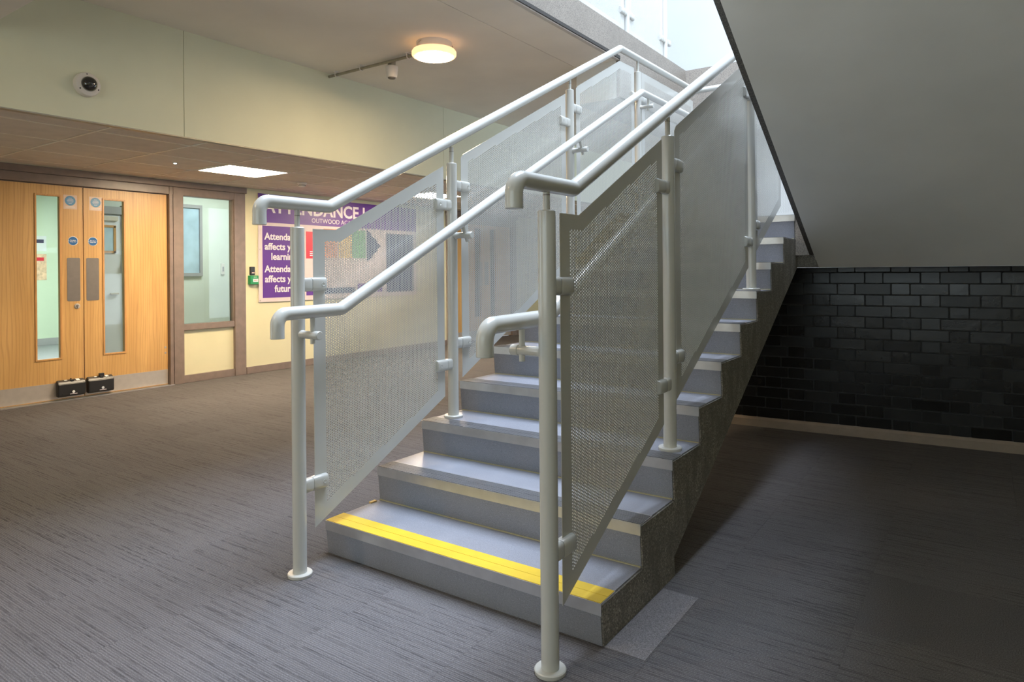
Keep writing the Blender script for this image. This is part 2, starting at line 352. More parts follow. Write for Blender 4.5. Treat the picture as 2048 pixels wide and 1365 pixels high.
# ------------------------------------------------------------------ perforated sheet (holes are real)
PA, PC, PR = 0.0105, 0.0095, 0.0037
def inpoly(px, py, poly):
    ins = np.zeros(px.shape, bool); n = len(poly)
    for i in range(n):
        (x1, y1), (x2, y2) = poly[i], poly[(i + 1) % n]
        if y1 == y2: continue
        c = ((y1 > py) != (y2 > py)) & (px < (x2 - x1) * (py - y1) / (y2 - y1) + x1); ins ^= c
    return ins
def perf_mesh(name, outline, perf, thick=0.002, two=True):
    # outline, perf: polygons in (y,z); sheet lies in plane x=0
    ys = [p[0] for p in perf]; zs = [p[1] for p in perf]
    i0, i1 = int(min(ys) / PC) - 1, int(max(ys) / PC) + 2; j0, j1 = int(min(zs) / PA) - 2, int(max(zs) / PA) + 2
    I, J = np.meshgrid(np.arange(i0, i1), np.arange(j0, j1), indexing='ij'); I = I.ravel(); J = J.ravel()
    cx = I * PC; cz = (J + 0.5 * (I % 2)) * PA
    ok = inpoly(cx, cz, perf); I, J, cx, cz = I[ok], J[ok], cx[ok], cz[ok]
    cells = set(zip(I.tolist(), J.tolist()))
    x1 = (PC * PC - PA * PA / 4) / (2 * PC); x2 = (PC * PC + PA * PA / 4) / (2 * PC)
    hx = np.array([x2, x1, -x1, -x2, -x1, x1]); hz = np.array([0, PA / 2, PA / 2, 0, -PA / 2, -PA / 2])
    OX = (cx[:, None] + hx).ravel(); OZ = (cz[:, None] + hz).ravel()
    key = np.stack([np.round(OX * 1e5), np.round(OZ * 1e5)], 1).astype(np.int64)
    uq, inv = np.unique(key, axis=0, return_inverse=True); inv = inv.reshape(-1)
    V = uq / 1e5; nO = len(V); n = len(cx); oi = inv.reshape(n, 6)
    ang = np.arctan2(hz, hx); HX = (cx[:, None] + PR * np.cos(ang)).ravel(); HZ = (cz[:, None] + PR * np.sin(ang)).ravel()
    hi = nO + np.arange(n * 6).reshape(n, 6)
    nx = np.roll(np.arange(6), -1)
    quads = np.stack([oi, oi[:, nx], hi[:, nx], hi], 2).reshape(-1, 4)
    V2 = np.concatenate([V, np.stack([HX, HZ], 1)])
    # border
    e = np.sort(np.stack([oi, oi[:, nx]], 2).reshape(-1, 2), 1); ue, cnt = np.unique(e, axis=0, return_counts=True); be = ue[cnt == 1]
    bv = np.unique(be); mp = {int(b): k for k, b in enumerate(bv)}; nb = len(bv)
    pts = [Vector((V[b][0], V[b][1])) for b in bv] + [Vector(p) for p in outline]
    edges = [(mp[int(a)], mp[int(b)]) for a, b in be] + [(nb + k, nb + (k + 1) % len(outline)) for k in range(len(outline))]
    cv, ce, cf, ov, _, _ = delaunay_2d_cdt(pts, edges, [], 0, 1e-7)
    def incell(y, z):
        ic = round(y / PC); best = None
        for ii in (ic - 1, ic, ic + 1):
            jj = round(z / PA - 0.5 * (ii % 2)); d = (ii * PC - y) ** 2 + ((jj + 0.5 * (ii % 2)) * PA - z) ** 2
            if best is None or d < best[0]: best = (d, (ii, jj))
        return best[1] in cells
    base = len(V2); idx = []; extra = []
    for k, v in enumerate(cv):
        src = [o for o in ov[k] if o < nb]
        if src: idx.append(int(bv[src[0]]))
        else: idx.append(base + len(extra)); extra.append((v.x, v.y))
    tris = []
    for f in cf:
        y = sum(cv[i].x for i in f) / len(f); z = sum(cv[i].y for i in f) / len(f)
        if bool(inpoly(np.array([y]), np.array([z]), outline)[0]) and not incell(y, z): tris.append([idx[i] for i in f])
    V2 = np.concatenate([V2, np.array(extra).reshape(-1, 2)])
    N = len(V2); faces = quads.tolist() + tris
    if not two:
        verts = np.column_stack([np.zeros(N), V2]).tolist()
    else:
        t = thick / 2; verts = np.concatenate([np.column_stack([np.full(N, t), V2]), np.column_stack([np.full(N, -t), V2])]).tolist()
        back = [[q + N for q in f[::-1]] for f in faces]
        walls = np.stack([hi, hi[:, nx], hi[:, nx] + N, hi + N], 2).reshape(-1, 4).tolist()
        lut = {(round(x, 5), round(y, 5)): base + k for k, (x, y) in enumerate(extra)}
        ol = [lut.get((round(p[0], 5), round(p[1], 5))) for p in outline]
        rim = [[ol[k], ol[(k + 1) % len(ol)], ol[(k + 1) % len(ol)] + N, ol[k] + N] for k in range(len(ol)) if None not in (ol[k], ol[(k + 1) % len(ol)])]
        faces = faces + back + walls + rim
    me = bpy.data.meshes.new(name); me.from_pydata(verts, [], faces); me.update(); me.materials.append(M['powder'])
    return me

# ------------------------------------------------------------------ layout constants (metres)
R1, RS, G, W, RK = 0.1435, 0.1589, 0.3091, 1.338, 0.0139
def zt(k): return R1 + (k - 1) * RS          # tread level of step k
ZL = zt(10)                                   # half landing
DX = -4.95                                    # door wall
ZS = 2.244                                    # tiled soffit
BX = -2.52                                    # bulkhead
ZC = 3.028                                    # slab soffit
XF = -0.194                                   # first floor edge
ZF = 3.305                                    # first floor level
YB = 4.95
def struct(name, mat, x0, x1, y0, y1, z0, z1, label, cat, bev=0.0):
    return tag(box(name, mat, x0, x1, y0, y1, z0, z1, None, bev), label, cat, kind='structure')

# ================================================================== FLOOR
floor = struct('floor', 'shadow_gap', -5.1, 4.6, -5.0, 9.6, -0.25, -0.008, 'grey striped carpet tile floor of the stair hall', 'floor')
tme = {}
def tile_mesh(sx, sy):
    k = (round(sx, 3), round(sy, 3))
    if k not in tme:
        bm = bmesh.new(); g = 0.0003
        bx(bm, g, sx - g, g, sy - g, -0.008, 0.0); me = bpy.data.meshes.new('carpet_tile'); bm.to_mesh(me); bm.free(); tme[k] = me
    return tme[k]
TS = 0.5
tiles = []
offs = [0.40, 0.31, 0.15, 0.40, 0.22, 0.05, 0.40, 0.31, 0.12, 0.45]
for ix in range(-10, 10):
    x0 = -0.015 + ix * TS
    if x0 > 4.5 or x0 + TS < -5.0: continue
    oy = offs[ix % 10]
    for iy in range(-11, 20):
        y0 = -oy + 0.3 + iy * TS
        if y0 < -4.99 or y0 + TS > 9.6: continue
        tiles.append((x0, y0))
# the tiles that show largest become parts; the far rest is one joined part
cp = Vector((2.354, -1.954))
def vis(t):
    d = Vector((t[0] + .25, t[1] + .25)) - cp; f = d.dot(Vector((-0.570, 0.8216))); s = d.dot(Vector((0.8216, 0.570)))
    return f > 0.35 and abs(s) < f * 0.95 + 0.8
tiles.sort(key=lambda t: (not vis(t), (Vector(t) - cp).length))
rest = bmesh.new()
for k, (x0, y0) in enumerate(tiles):
    if k < 250:
        me = tile_mesh(TS, TS)
        plainish = abs(x0 - 1.985) < 0.01 and abs(y0 - 0.60) < 0.25
        if plainish:
            me = me.copy(); me.materials.clear(); me.materials.append(M['carpet_plain'])
        o = objm('carpet_tile', me, 'carpet', floor, (x0, y0, 0))
    else:
        bx(rest, x0 + .0006, x0 + TS - .0006, y0 + .0006, y0 + TS - .0006, -0.008, 0.0)
o = obj('carpet_tile_rest', rest, 'carpet', floor); o['kind'] = 'stuff'
pm = box('carpet_patch', 'carpet_light', 0, 0.138, 0, 0.485, -0.006, 0.0015, floor); pm.location = (1.342, 0.014, 0)
pm['label'] = 'plain light grey carpet offcut'
# perimeter filler at door wall
struct('floor_corridor', 'upper_floor', -11.2, -5.05, -0.4, 6.5, -0.2, 0.0, 'blue grey floor of the corridor behind the glazed doors', 'floor')
struct('trim_1', 'alu', -5.02, -4.93, 0.25, 2.05, 0.0, 0.008, 'metal threshold strip under the double doors', 'threshold')

# ================================================================== DOOR WALL
T = 0.12
def wl(nm, y0, y1, z0, z1, mat='cream_paint', lab=''):
    return struct(nm, mat, DX - T, DX, y0, y1, z0, z1, lab, 'wall')
wl('wall_left', 2.935, 6.66, 0, ZC, lab='cream painted wall carrying the purple notice board')
wl('wall_left_front', -3.0, 0.22, 0, ZC, lab='cream painted wall before the double doors')
wl('wall_left_head', 0.22, 2.935, 2.256, ZC, lab='cream wall strip over the double doors')
wl('wall_left_far', 8.72, 9.6, 0, ZC, lab='cream wall past the far wooden doors')
wl('wall_left_far_head', 6.66, 8.72, 2.256, ZC, lab='cream wall strip over the far wooden doors')
def baseboard(nm, x0, x1, y0, y1, z1, lab, mat='frame_paint'):
    bm = bmesh.new(); bx(bm, x0, x1, y0, y1, 0, z1, 0.004); return tag(obj(nm, bm, mat), lab, 'baseboard', kind='structure')
baseboard('baseboard_left', DX, DX + 0.016, 2.938, 6.655, 0.085, 'brown painted baseboard under the notice board')
baseboard('baseboard_left_far', DX, DX + 0.016, 8.725, 9.55, 0.085, 'brown painted baseboard past the far doors')
baseboard('baseboard_left_front', DX, DX + 0.016, -3.0, 0.215, 0.085, 'brown painted baseboard before the double doors')

def door_frame(nm, ys, top, head_to, lab):
    # ys: list of (y0,y1) posts
    t = thing(nm, lab, 'door frame', (DX, ys[0][0], 0), kind='structure')
    def fb(n, y0, y1, z0, z1, x0=-0.10, x1=0.012):
        return box(n, 'frame_paint', x0, x1, y0 - ys[0][0], y1 - ys[0][0], z0, z1, t, 0.004)
    for a, b in ys:
        fb('jamb', a, b, 0, head_to - 0.066)
    y0, y1 = ys[0][0], ys[-1][1]
    fb('head', y0, y1, top, head_to - 0.066, -0.10, 0.006)
    fb('head_cover', y0 - 0.01, y1 + 0.012, head_to - 0.066, head_to, -0.06, 0.03)
    return t, fb
fr1, fb = door_frame('trim_2', [(0.225, 0.312), (2.006, 2.045), (2.05, 2.165), (2.79, 2.935)], 2.09, 2.242, 'brown painted frame around the double doors and side window')
fb('door_stop', 0.312, 2.006, 2.078, 2.092, -0.06, -0.045)
fb('mid_rail', 2.165, 2.79, 0.585, 0.655, -0.09, 0.0)
fb('bottom_rail', 2.165, 2.79, 0.0, 0.085, -0.09, 0.0)
fb('glazing_stop', 2.165, 2.79, 2.085, 2.128, -0.08, 0.0)
fb('glazing_stop', 2.775, 2.79, 0.655, 2.10, -0.08, -0.004)
win = thing('window_1', 'tall clear side window beside the double doors with cream panel below', 'window', (DX, 2.165, 0), kind='structure')
box('pane', 'glass', -0.05, -0.044, 0.0, 0.61, 0.655, 2.10, win)
box('lower_panel', 'cream_paint', -0.05, -0.03, 0.0, 0.625, 0.085, 0.585, win)

def oak_door(nm, y0, width, gy0, gy1, lab, lock_side=None, guard=None, signs=None, kick=True, gz=(0.412, 1.978)):
    t = thing(nm, lab, 'door', (DX - 0.035, y0, 0.012), kind='structure')
    h = 2.07; x1 = 0.0; x0 = -0.044
    gz0, gz1 = gz[0] - 0.012, gz[1] - 0.012; a, b = gy0 - y0, gy1 - y0
    bm = bmesh.new(); e = 0.012
    bx(bm, x0, x1, 0.002, a, 0, h); bx(bm, x0, x1, b, width - 0.002, 0, h)
    bx(bm, x0, x1, a, b, 0, gz0); bx(bm, x0, x1, a, b, gz1, h)
    # ties the veneer into one leaf: thin inner core edges hidden under the bead
    leaf = obj('leaf', bm, 'wood', t)
    bd = bmesh.new(); s = 0.014; q = 0.007
    bx(bd, x1 - 0.012, x1 + q, a - s, a + 0.004, gz0 - s, gz1 + s, 0.003); bx(bd, x1 - 0.012, x1 + q, b - 0.004, b + s, gz0 - s, gz1 + s, 0.003)
    bx(bd, x1 - 0.012, x1 + q, a, b, gz0 - s, gz0 + 0.004, 0.003); bx(bd, x1 - 0.012, x1 + q, a, b, gz1 - 0.004, gz1 + s, 0.003)
    obj('glazing_bead', bd, 'bead', t)
    box('pane', 'glass', -0.025, -0.019, a, b, gz0, gz1, t)
    if kick: box('kick_plate', 'steel', x1, x1 + 0.002, 0.004, width - 0.004, 0.008, 0.163, t)
    return t
# left leaf .315..1.158, right leaf 1.164..2.004
d1 = oak_door('door_1', 0.315, 0.843, 0.750, 0.951, 'oak veneer door leaf with lock cylinder below its dark push plate')
d2 = oak_door('door_2', 1.163, 0.841, 1.351, 1.550, 'oak veneer door leaf hung next to the brown side window frame')
def door_bits(t, y0, push, sq, disc, guard, lock=None):
    zb = -0.012
    obj('push_plate', prism(bmesh.new(), rrect(push[0] - y0, push[1] - y0, 0.958 + zb, 1.385 + zb, 0.014), 'x', 0.0, 0.002), 'dark_steel', t)
    sg = box('fire_door_sticker', 'sticker', 0.0, 0.0012, sq[0] - y0, sq[1] - y0, 1.861 + zb, 1.999 + zb, t)
    cy = (sq[0] + sq[1]) / 2 - y0
    bm = bmesh.new(); lathe(bm, [(0.0, 0.0020), (0.047, 0.0020), (0.048, 0.0010)], (0, 0, 0), 'x', 28); o = obj('blue_disc', bm, 'pale_blue_sign', sg, (0, cy, 1.943 + zb))
    bm = bmesh.new()
    for k, (wd, zz) in enumerate(((0.030, 0.026), (0.052, 0.013), (0.060, 0.0), (0.052, -0.013), (0.030, -0.026))): bx(bm, 0.0021, 0.0024, cy - wd / 2, cy + wd / 2, 1.941 + zz + zb, 1.945 + zz + zb)
    for zz in (1.884, 1.874): bx(bm, 0.0012, 0.0015, cy - 0.042, cy + 0.042, zz + zb, zz + 0.003 + zb)
    obj('small_print', bm, 'paper', sg)
    cy = (disc[0] + disc[1]) / 2 - y0
    bm = bmesh.new(); lathe(bm, [(0.0, 0.0020), (0.043, 0.0020), (0.0455, 0.0002)], (0, 0, 0), 'x', 32); ds = obj('keep_shut_disc', bm, 'paper', t, (0, cy, 1.55 + zb))
    bm = bmesh.new(); lathe(bm, [(0.0, 0.0028), (0.040, 0.0028), (0.041, 0.0018)], (0, 0, 0), 'x', 32); obj('blue_face', bm, 'blue_sign', ds)
    text('door_lettering', 'Fire door', 'paper', 0.014, ds, (0.0030, 0, 0.002), (math.pi / 2, 0, math.pi / 2), 'CENTER', 0.0004)
    text('door_lettering', 'Keep shut', 'paper', 0.014, ds, (0.0030, 0, -0.012), (math.pi / 2, 0, math.pi / 2), 'CENTER', 0.0004)
    for s in (-1, 1):
        bm = bmesh.new(); lathe(bm, [(0.0, 0.0038), (0.004, 0.0035), (0.005, 0.0026)], (0, 0, 0), 'x', 12); obj('screw', bm, 'alu', ds, (0, s * 0.0385, 0))
    # foot operated door holder
    g0, g1 = guard[0] - y0, guard[1] - y0
    bm = bmesh.new(); prism(bm, [(0.002, 0.030), (0.048, 0.026), (0.058, 0.040), (0.058, 0.150), (0.046, 0.168), (0.002, 0.186)], 'y', g0, g1)
    bmesh.ops.bevel(bm, geom=[e for e in bm.edges], offset=0.004, segments=2, affect='EDGES'); gd = obj('door_holder', bm, 'black_plastic', t)
    gc = (g0 + g1) / 2
    bm = bmesh.new(); bx(bm, 0.02, 0.045, gc - 0.008, gc + 0.022, 0.160, 0.186, 0.003)
    if guard[2]: bx(bm, 0.012, 0.040, gc - 0.012, gc + 0.034, 0.182, 0.212, 0.004)
    else: bx(bm, 0.010, 0.022, gc - 0.002, gc + 0.010, 0.178, 0.196, 0.002)
    obj('foot_pedal', bm, 'black_plastic', gd)
    bm = bmesh.new(); prism(bm, [(0.010, 0.1835), (0.0465, 0.1695), (0.0475, 0.1715), (0.011, 0.1855)], 'y', gc + 0.045, gc + 0.075); prism(bm, [(0.010, 0.1835), (0.03, 0.176), (0.031, 0.178), (0.011, 0.1855)], 'y', gc - 0.055, gc - 0.030); obj('pale_label', bm, 'paper', gd)
    bm = bmesh.new(); lathe(bm, [(0.0, 0.0595), (0.0125, 0.0595), (0.013, 0.0575)], (0, gc + 0.012, 0.068), 'x', 20); obj('round_emblem', bm, 'paper', gd)
    bm = bmesh.new(); bx(bm, 0.0575, 0.0592, gc - 0.020, gc + 0.044, 0.0455, 0.0515); obj('name_strip', bm, 'letter_white', gd)
    bm = bmesh.new()
    for yy in (g0 + 0.03, g1 - 0.012): lathe(bm, [(0.0, 0.059), (0.0045, 0.059), (0.005, 0.057)], (0, yy, 0.055), 'x', 10)
    obj('screw_hole', bm, 'mortar', gd)
    if lock:
        bm = bmesh.new(); lathe(bm, [(0.0, 0.007), (0.022, 0.007), (0.026, 0.004), (0.027, 0.0)], (0, lock - y0, 0.908 + zb), 'x', 28); lk = obj('lock_rose', bm, 'steel', t)
        bm = bmesh.new(); lathe(bm, [(0.0, 0.012), (0.009, 0.012), (0.010, 0.006)], (0, lock - y0, 0.912 + zb), 'x', 18); bx(bm, 0.006, 0.0115, lock - y0 - 0.005, lock - y0 + 0.005, 0.888 + zb, 0.912 + zb); obj('cylinder', bm, 'dark_steel', lk)
door_bits(d1, 0.315, (1.012, 1.130), (0.985, 1.105), (1.022, 1.113), (0.908, 1.146, False), 1.100)
door_bits(d2, 1.163, (1.185, 1.303), (1.216, 1.336), (1.202, 1.294), (1.177, 1.414, True))
bm = bmesh.new()
for zz in (0.405, 0.345): lathe(bm, [(0.0, 0.002), (0.010, 0.002), (0.011, 0.0)], (0, 0.812, zz), 'x', 14)
obj('bolt_cap', bm, 'alu', d2)

# corridor seen through the glass
struct('wall_corridor_end', 'mint_paint', -11.15, -11.0, -0.4, 6.5, 0, 2.6, 'mint green end wall of the corridor behind the doors', 'wall')
struct('wall_corridor_side', 'pale_paint', -7.3, -7.2, 1.86, 6.5, 0, 2.6, 'pale wall behind the side window', 'wall')
struct('wall_corridor_right', 'pale_paint', -11.0, -5.07, 6.4, 6.5, 0, 2.6, 'pale wall closing the corridor on the far side', 'wall')
struct('wall_corridor_left', 'mint_paint', -11.0, -5.07, -0.5, -0.4, 0, 2.6, 'mint green wall along the corridor', 'wall')
struct('ceiling_corridor', 'white_paint', -11.1, -5.07, -0.5, 6.5, 2.6, 2.7, 'white ceiling of the corridor behind the doors', 'ceiling')
baseboard('baseboard_corridor', -11.0, -10.98, -0.4, 6.4, 0.12, 'dark grey baseboard at the end of the corridor', 'picture_frame')
wd = thing('door_5', 'white corridor door with oak framed vision panel seen through the glazing', 'door', (-7.2, 1.9, 0), kind='structure')
box('leaf', 'white_door', 0.0, 0.04, 0.0, 0.66, 0.01, 2.0, wd); box('door_jamb', 'picture_frame', 0.0, 0.07, 0.66, 0.75, 0, 2.14, wd); box('door_head', 'picture_frame', 0.0, 0.06, 0.0, 0.70, 2.02, 2.12, wd)
bm = bmesh.new(); bx(bm, 0.04, 0.055, 0.55, 0.58, 1.50, 1.86); bx(bm, 0.04, 0.055, 0.02, 0.05, 1.50, 1.86); bx(bm, 0.04, 0.055, 0.02, 0.58, 1.84, 1.87); bx(bm, 0.04, 0.055, 0.02, 0.58, 1.50, 1.53); obj('vision_frame', bm, 'bead', wd)
box('pane', 'picture_glass', 0.042, 0.048, 0.05, 0.55, 1.53, 1.84, wd)
for zz in (1.25, 0.55): box('hinge', 'white_plastic', 0.07, 0.08, 0.64, 0.70, zz, zz + 0.11, wd)
box('closer', 'steel', 0.04, 0.075, 0.42, 0.60, 1.93, 1.99, wd); box('lever_handle', 'steel', 0.04, 0.08, 0.50, 0.60, 0.95, 0.97, wd)
pic = thing('framed_picture', 'grey framed picture on the pale wall behind the side window', 'picture', (-7.2, 3.0, 1.18))
bm = bmesh.new()
bx(bm, 0, 0.04, 0, 0.04, 0, 1.05); bx(bm, 0, 0.04, 0.67, 0.71, 0, 1.05); bx(bm, 0, 0.04, 0.04, 0.67, 0, 0.05); bx(bm, 0, 0.04, 0.04, 0.67, 1.0, 1.05); obj('frame', bm, 'picture_frame', pic)
box('picture_pane', 'picture_glass', 0.005, 0.015, 0.04, 0.67, 0.05, 1.0, pic)
o = tag(box('wall_switch', 'white_plastic', -7.2, -7.175, 4.02, 4.075, 1.20, 1.37, None, 0.006), 'small white switch on the pale wall behind the side window', 'switch'); 
sub = box('rocker', 'picture_frame', -7.176, -7.17, 4.035, 4.06, 1.25, 1.32, o)
for nm, mt, y0, y1, z0, z1, lab in (('wall_notice', 'paper', 2.86, 3.12, 1.63, 1.89, 'white printed notice on the green corridor wall above the orange one'), ('wall_poster', 'paper_orange', 2.86, 3.12, 1.13, 1.58, 'orange and white poster on the green corridor wall')):
    pb = tag(box(nm, mt, -11.0, -10.99, y0, y1, z0, z1), lab, 'poster')
    box('heading', 'red' if mt == 'paper_orange' else 'navy', -10.99, -10.988, y0 + 0.04, y1 - 0.04, z1 - 0.12, z1 - 0.06, pb)
lp = thing('corridor_fill_light', 'added unseen light panel in the corridor ceiling behind the doors', 'ceiling light', (-8.6, 2.2, 2.6))  # out of view, added to light the corridor
box('frame', 'white_plastic', -0.62, 0.62, -0.62, 0.62, -0.03, 0.0, lp); box('diffuser', 'fill_corridor', -0.58, 0.58, -0.58, 0.58, -0.034, -0.03, lp)
lp = thing('corridor_fill_light', 'added unseen light panel over the lobby between the doors and the pale wall', 'ceiling light', (-6.2, 3.6, 2.6))  # out of view, added to light the lobby
box('frame', 'white_plastic', -0.32, 0.32, -0.62, 0.62, -0.03, 0.0, lp); box('diffuser', 'fill_lobby', -0.29, 0.29, -0.58, 0.58, -0.034, -0.03, lp)

# far double doors on the same wall
fr2, fb2 = door_frame('trim_3', [(6.66, 6.90), (8.58, 8.72)], 2.04, 2.242, 'dark brown frame around the far wooden doors')
d3 = oak_door('door_3', 6.905, 0.83, 7.48, 7.66, 'oak veneer far door leaf hung on brass hinges past the notice board')
d4 = oak_door('door_4', 7.74, 0.83, 7.92, 8.10, 'oak veneer far door leaf next to the end wall')
for zz in (0.2, 1.0, 1.75):
    bm = bmesh.new(); tube(bm, [(0.006, -0.004, zz), (0.006, -0.004, zz + 0.10)], 0.008, 10); obj('hinge', bm, 'brass', d3)
for dd in (d3, d4):
    dd_m = box('push_plate', 'dark_steel', 0.0, 0.002, 0.70 if dd is d3 else 0.03, 0.80 if dd is d3 else 0.13, 0.95, 1.37, dd)
struct('far_room_shade_sheet', 'mortar', -5.4, -5.3, 6.6, 8.8, 0, 2.3, 'black sheet painted as the unlit space behind the far doors', 'wall')  # near-black sheet put in for the shade behind the doors

# ================================================================== notice board
nb = thing('notice_board', 'large purple and white attendance notice board on the cream wall', 'notice board', (DX + 0.003, 3.11, 0.86))
RT = (math.pi / 2, 0, math.pi / 2)
bk = box('backing', 'board_white', 0.0, 0.012, 0, 2.82, 0, 1.34, nb)
box('header_band', 'purple', 0.012, 0.0135, 0.0, 2.82, 0.985, 1.34, nb)
pp = box('purple_panel', 'purple', 0.012, 0.0135, 0.055, 0.62, 0.05, 0.945, nb)
text('heading_text', 'ATTENDANCE I', 'letter_white', 0.236, nb, (0.0140, 0.08, 1.115), RT, 'LEFT', 0.006)
text('academy_text', 'OUTWOOD ACADEMY', 'letter_white', 0.086, nb, (0.0140, 0.80, 1.020), RT, 'LEFT', 0.0)
for k, s in enumerate(('Attendance', 'affects your', 'learning')):
    text('panel_text', s, 'letter_white', 0.118, nb, (0.0140, 0.085 if k < 2 else 0.175, 0.775 - 0.125 * k), RT, 'LEFT', 0.003)
for k, s in enumerate(('Attendance', 'affects your', 'future')):
    text('panel_text', s, 'letter_white', 0.118, nb, (0.0140, 0.085 if k < 2 else 0.225, 0.37 - 0.125 * k), RT, 'LEFT', 0.003)
def rect(nm, mt, y0, y1, z0, z1): return box(nm, mt, 0.012, 0.0135, y0, y1, z0, z1, nb)
rp = rect('red_panel', 'red', 0.71, 0.98, 0.545, 0.90)
bm = bmesh.new()
for zz, wd_ in ((0.63, 0.15), (0.605, 0.15), (0.58, 0.12)): bx(bm, 0.0136, 0.0140, 0.77, 0.77 + wd_, zz, zz + 0.010)
obj('small_print', bm, 'letter_white', rp)
text('red_panel_text', 'S', 'letter_white', 0.07, rp, (0.0140, 0.83, 0.77), RT, 'LEFT', 0.002); text('red_panel_text', 'H', 'letter_white', 0.045, rp, (0.0140, 0.83, 0.69), RT, 'LEFT', 0.001)
rect('orange_panel', 'orange_print', 1.00, 1.24, 0.56, 0.95); rect('amber_panel', 'amber_print', 1.25, 1.50, 0.56, 0.95); rect('green_panel', 'green_print', 1.51, 1.76, 0.56, 0.95)
bm = bmesh.new(); prism(bm, [(1.78, 0.50), (2.05, 0.74), (1.78, 0.98)], 'x', 0.012, 0.0135); obj('navy_arrow', bm, 'navy', nb)
rect('navy_panel', 'navy', 2.16, 2.74, 0.06, 0.93); rect('navy_strip', 'navy', 1.0, 1.55, 0.07, 0.15); rect('purple_strip', 'purple', 1.60, 2.08, 0.07, 0.20); rect('purple_label', 'purple', 0.71, 0.90, 0.06, 0.15)
for (yy, zz) in ((0.022, 0.022), (0.022, 0.65), (0.66, 0.022), (1.5, 0.022), (2.79, 0.022)):
    bm = bmesh.new(); lathe(bm, [(0.0, 0.018), (0.008, 0.017), (0.010, 0.012)], (0, yy, zz), 'x', 14); obj('standoff_screw', bm, 'steel', nb)

cpt = thing('door_release_box', 'green emergency door release box on the cream wall', 'door release', (DX, 2.968, 1.082))
o = box('housing', 'green_plastic', 0, 0.055, 0, 0.115, 0, 0.107, cpt, 0.006)
lb = box('white_window', 'paper', 0.055, 0.057, 0.035, 0.105, 0.030, 0.068, cpt)
bm = bmesh.new()
for k in range(3): bx(bm, 0.057, 0.0575, 0.048 + k * 0.017, 0.059 + k * 0.017, 0.046, 0.054)
obj('red_symbols', bm, 'red', lb)
box('top_lettering', 'mint_paint', 0.055, 0.0555, 0.045, 0.09, 0.085, 0.092, cpt)
acs = thing('card_reader', 'small black card reader above the green release box', 'card reader', (DX, 2.988, 1.197))
box('housing', 'black_plastic', 0, 0.03, 0, 0.062, 0, 0.10, acs, 0.006); box('red_indicator', 'red_dot', 0.03, 0.031, 0.018, 0.05, 0.022, 0.028, acs)

# ================================================================== TILED SOFFIT + BULKHEAD
sof = struct('ceiling_tiled', 'shadow_gap', DX, BX - 0.06, -3.0, 9.6, ZS + 0.03, ZS + 0.06, 'suspended ceiling of brown grey tiles over the door side', 'ceiling')
xs = [-2.58, -2.86, -3.455, -4.055, -4.655, DX]
yl = [0.35 + 0.71 * k for k in range(-5, 14)]
tm = {}
def ctile(sx, sy):
    k = (round(sx, 3), round(sy, 3))
    if k not in tm:
        bm = bmesh.new(); g = 0.012; bx(bm, g, sx - g, g, sy - g, -0.024, -0.002, 0.003)
        me = bpy.data.meshes.new('ceiling_tile'); bm.to_mesh(me); bm.free(); tm[k] = me
    return tm[k]
panels = {(3, 2): None, (3, 6): None}
for a in range(5):
    for b in range(len(yl) - 1):
        x1, x0 = xs[a], xs[a + 1]; y0, y1 = yl[b], yl[b + 1]
        if abs(x0 + 4.055) < 0.01 and (abs(y0 - 1.77) < 0.05 or abs(y0 - 4.61) < 0.05): continue
        objm('ceiling_tile', ctile(x1 - x0, y1 - y0), 'tile', sof, (x0, y0, ZS + 0.026))
for a in range(1, 5): box('grid_bar', 'tbar', xs[a] - 0.008, xs[a] + 0.008, yl[0], yl[-1], ZS - 0.001, ZS + 0.03, sof)
for b in range(1, len(yl) - 1): box('grid_bar', 'tbar', DX, -2.58, yl[b] - 0.008, yl[b] + 0.008, ZS - 0.0005, ZS + 0.03, sof)
for y0, lab in ((1.77, 'bright square light panel in the tiled ceiling in front of the side window'), (4.61, 'bright square light panel in the tiled ceiling in front of the notice board')):
    t = thing('light_panel', lab, 'ceiling light', (-4.055, y0, ZS))
    bm = bmesh.new()
    for q in ((0.012, 0.588, 0.012, 0.032), (0.012, 0.588, 0.678, 0.698), (0.012, 0.032, 0.032, 0.678), (0.568, 0.588, 0.032, 0.678)): bx(bm, q[0], q[1], q[2], q[3], -0.004, 0.024)
    obj('frame', bm, 'white_plastic', t); box('diffuser', 'lamp_panel', 0.032, 0.568, 0.032, 0.678, 0.0, 0.004, t)
sd = thing('smoke_detector', 'small round smoke detector under the tiled ceiling', 'smoke detector', (-4.02, 3.047, ZS))
bm = bmesh.new(); lathe(bm, [(0.0, 0.0), (0.052, 0.0), (0.052, -0.012), (0.047, -0.016), (0.044, -0.022)], seg=28); obj('base', bm, 'white_plastic', sd)
bm = bmesh.new(); lathe(bm, [(0.040, -0.022), (0.038, -0.042), (0.026, -0.050), (0.0, -0.050)], seg=28); obj('head', bm, 'trim_pale', sd)
bm = bmesh.new(); lathe(bm, [(0.0395, -0.027), (0.041, -0.030), (0.0395, -0.033)], seg=28); obj('vent_ring', bm, 'shadow_gap', sd)
sp = thing('emergency_downlight', 'tiny bright emergency downlight in the tiled ceiling near the doors', 'ceiling light', (-3.77, 1.43, ZS))
bm = bmesh.new(); lathe(bm, [(0.022, 0.0), (0.022, -0.004), (0.012, -0.005)], seg=20); obj('bezel', bm, 'white_plastic', sp)
bm = bmesh.new(); lathe(bm, [(0.0, -0.009), (0.007, -0.008), (0.012, -0.003)], seg=16); obj('lens', bm, 'led_dot', sp)

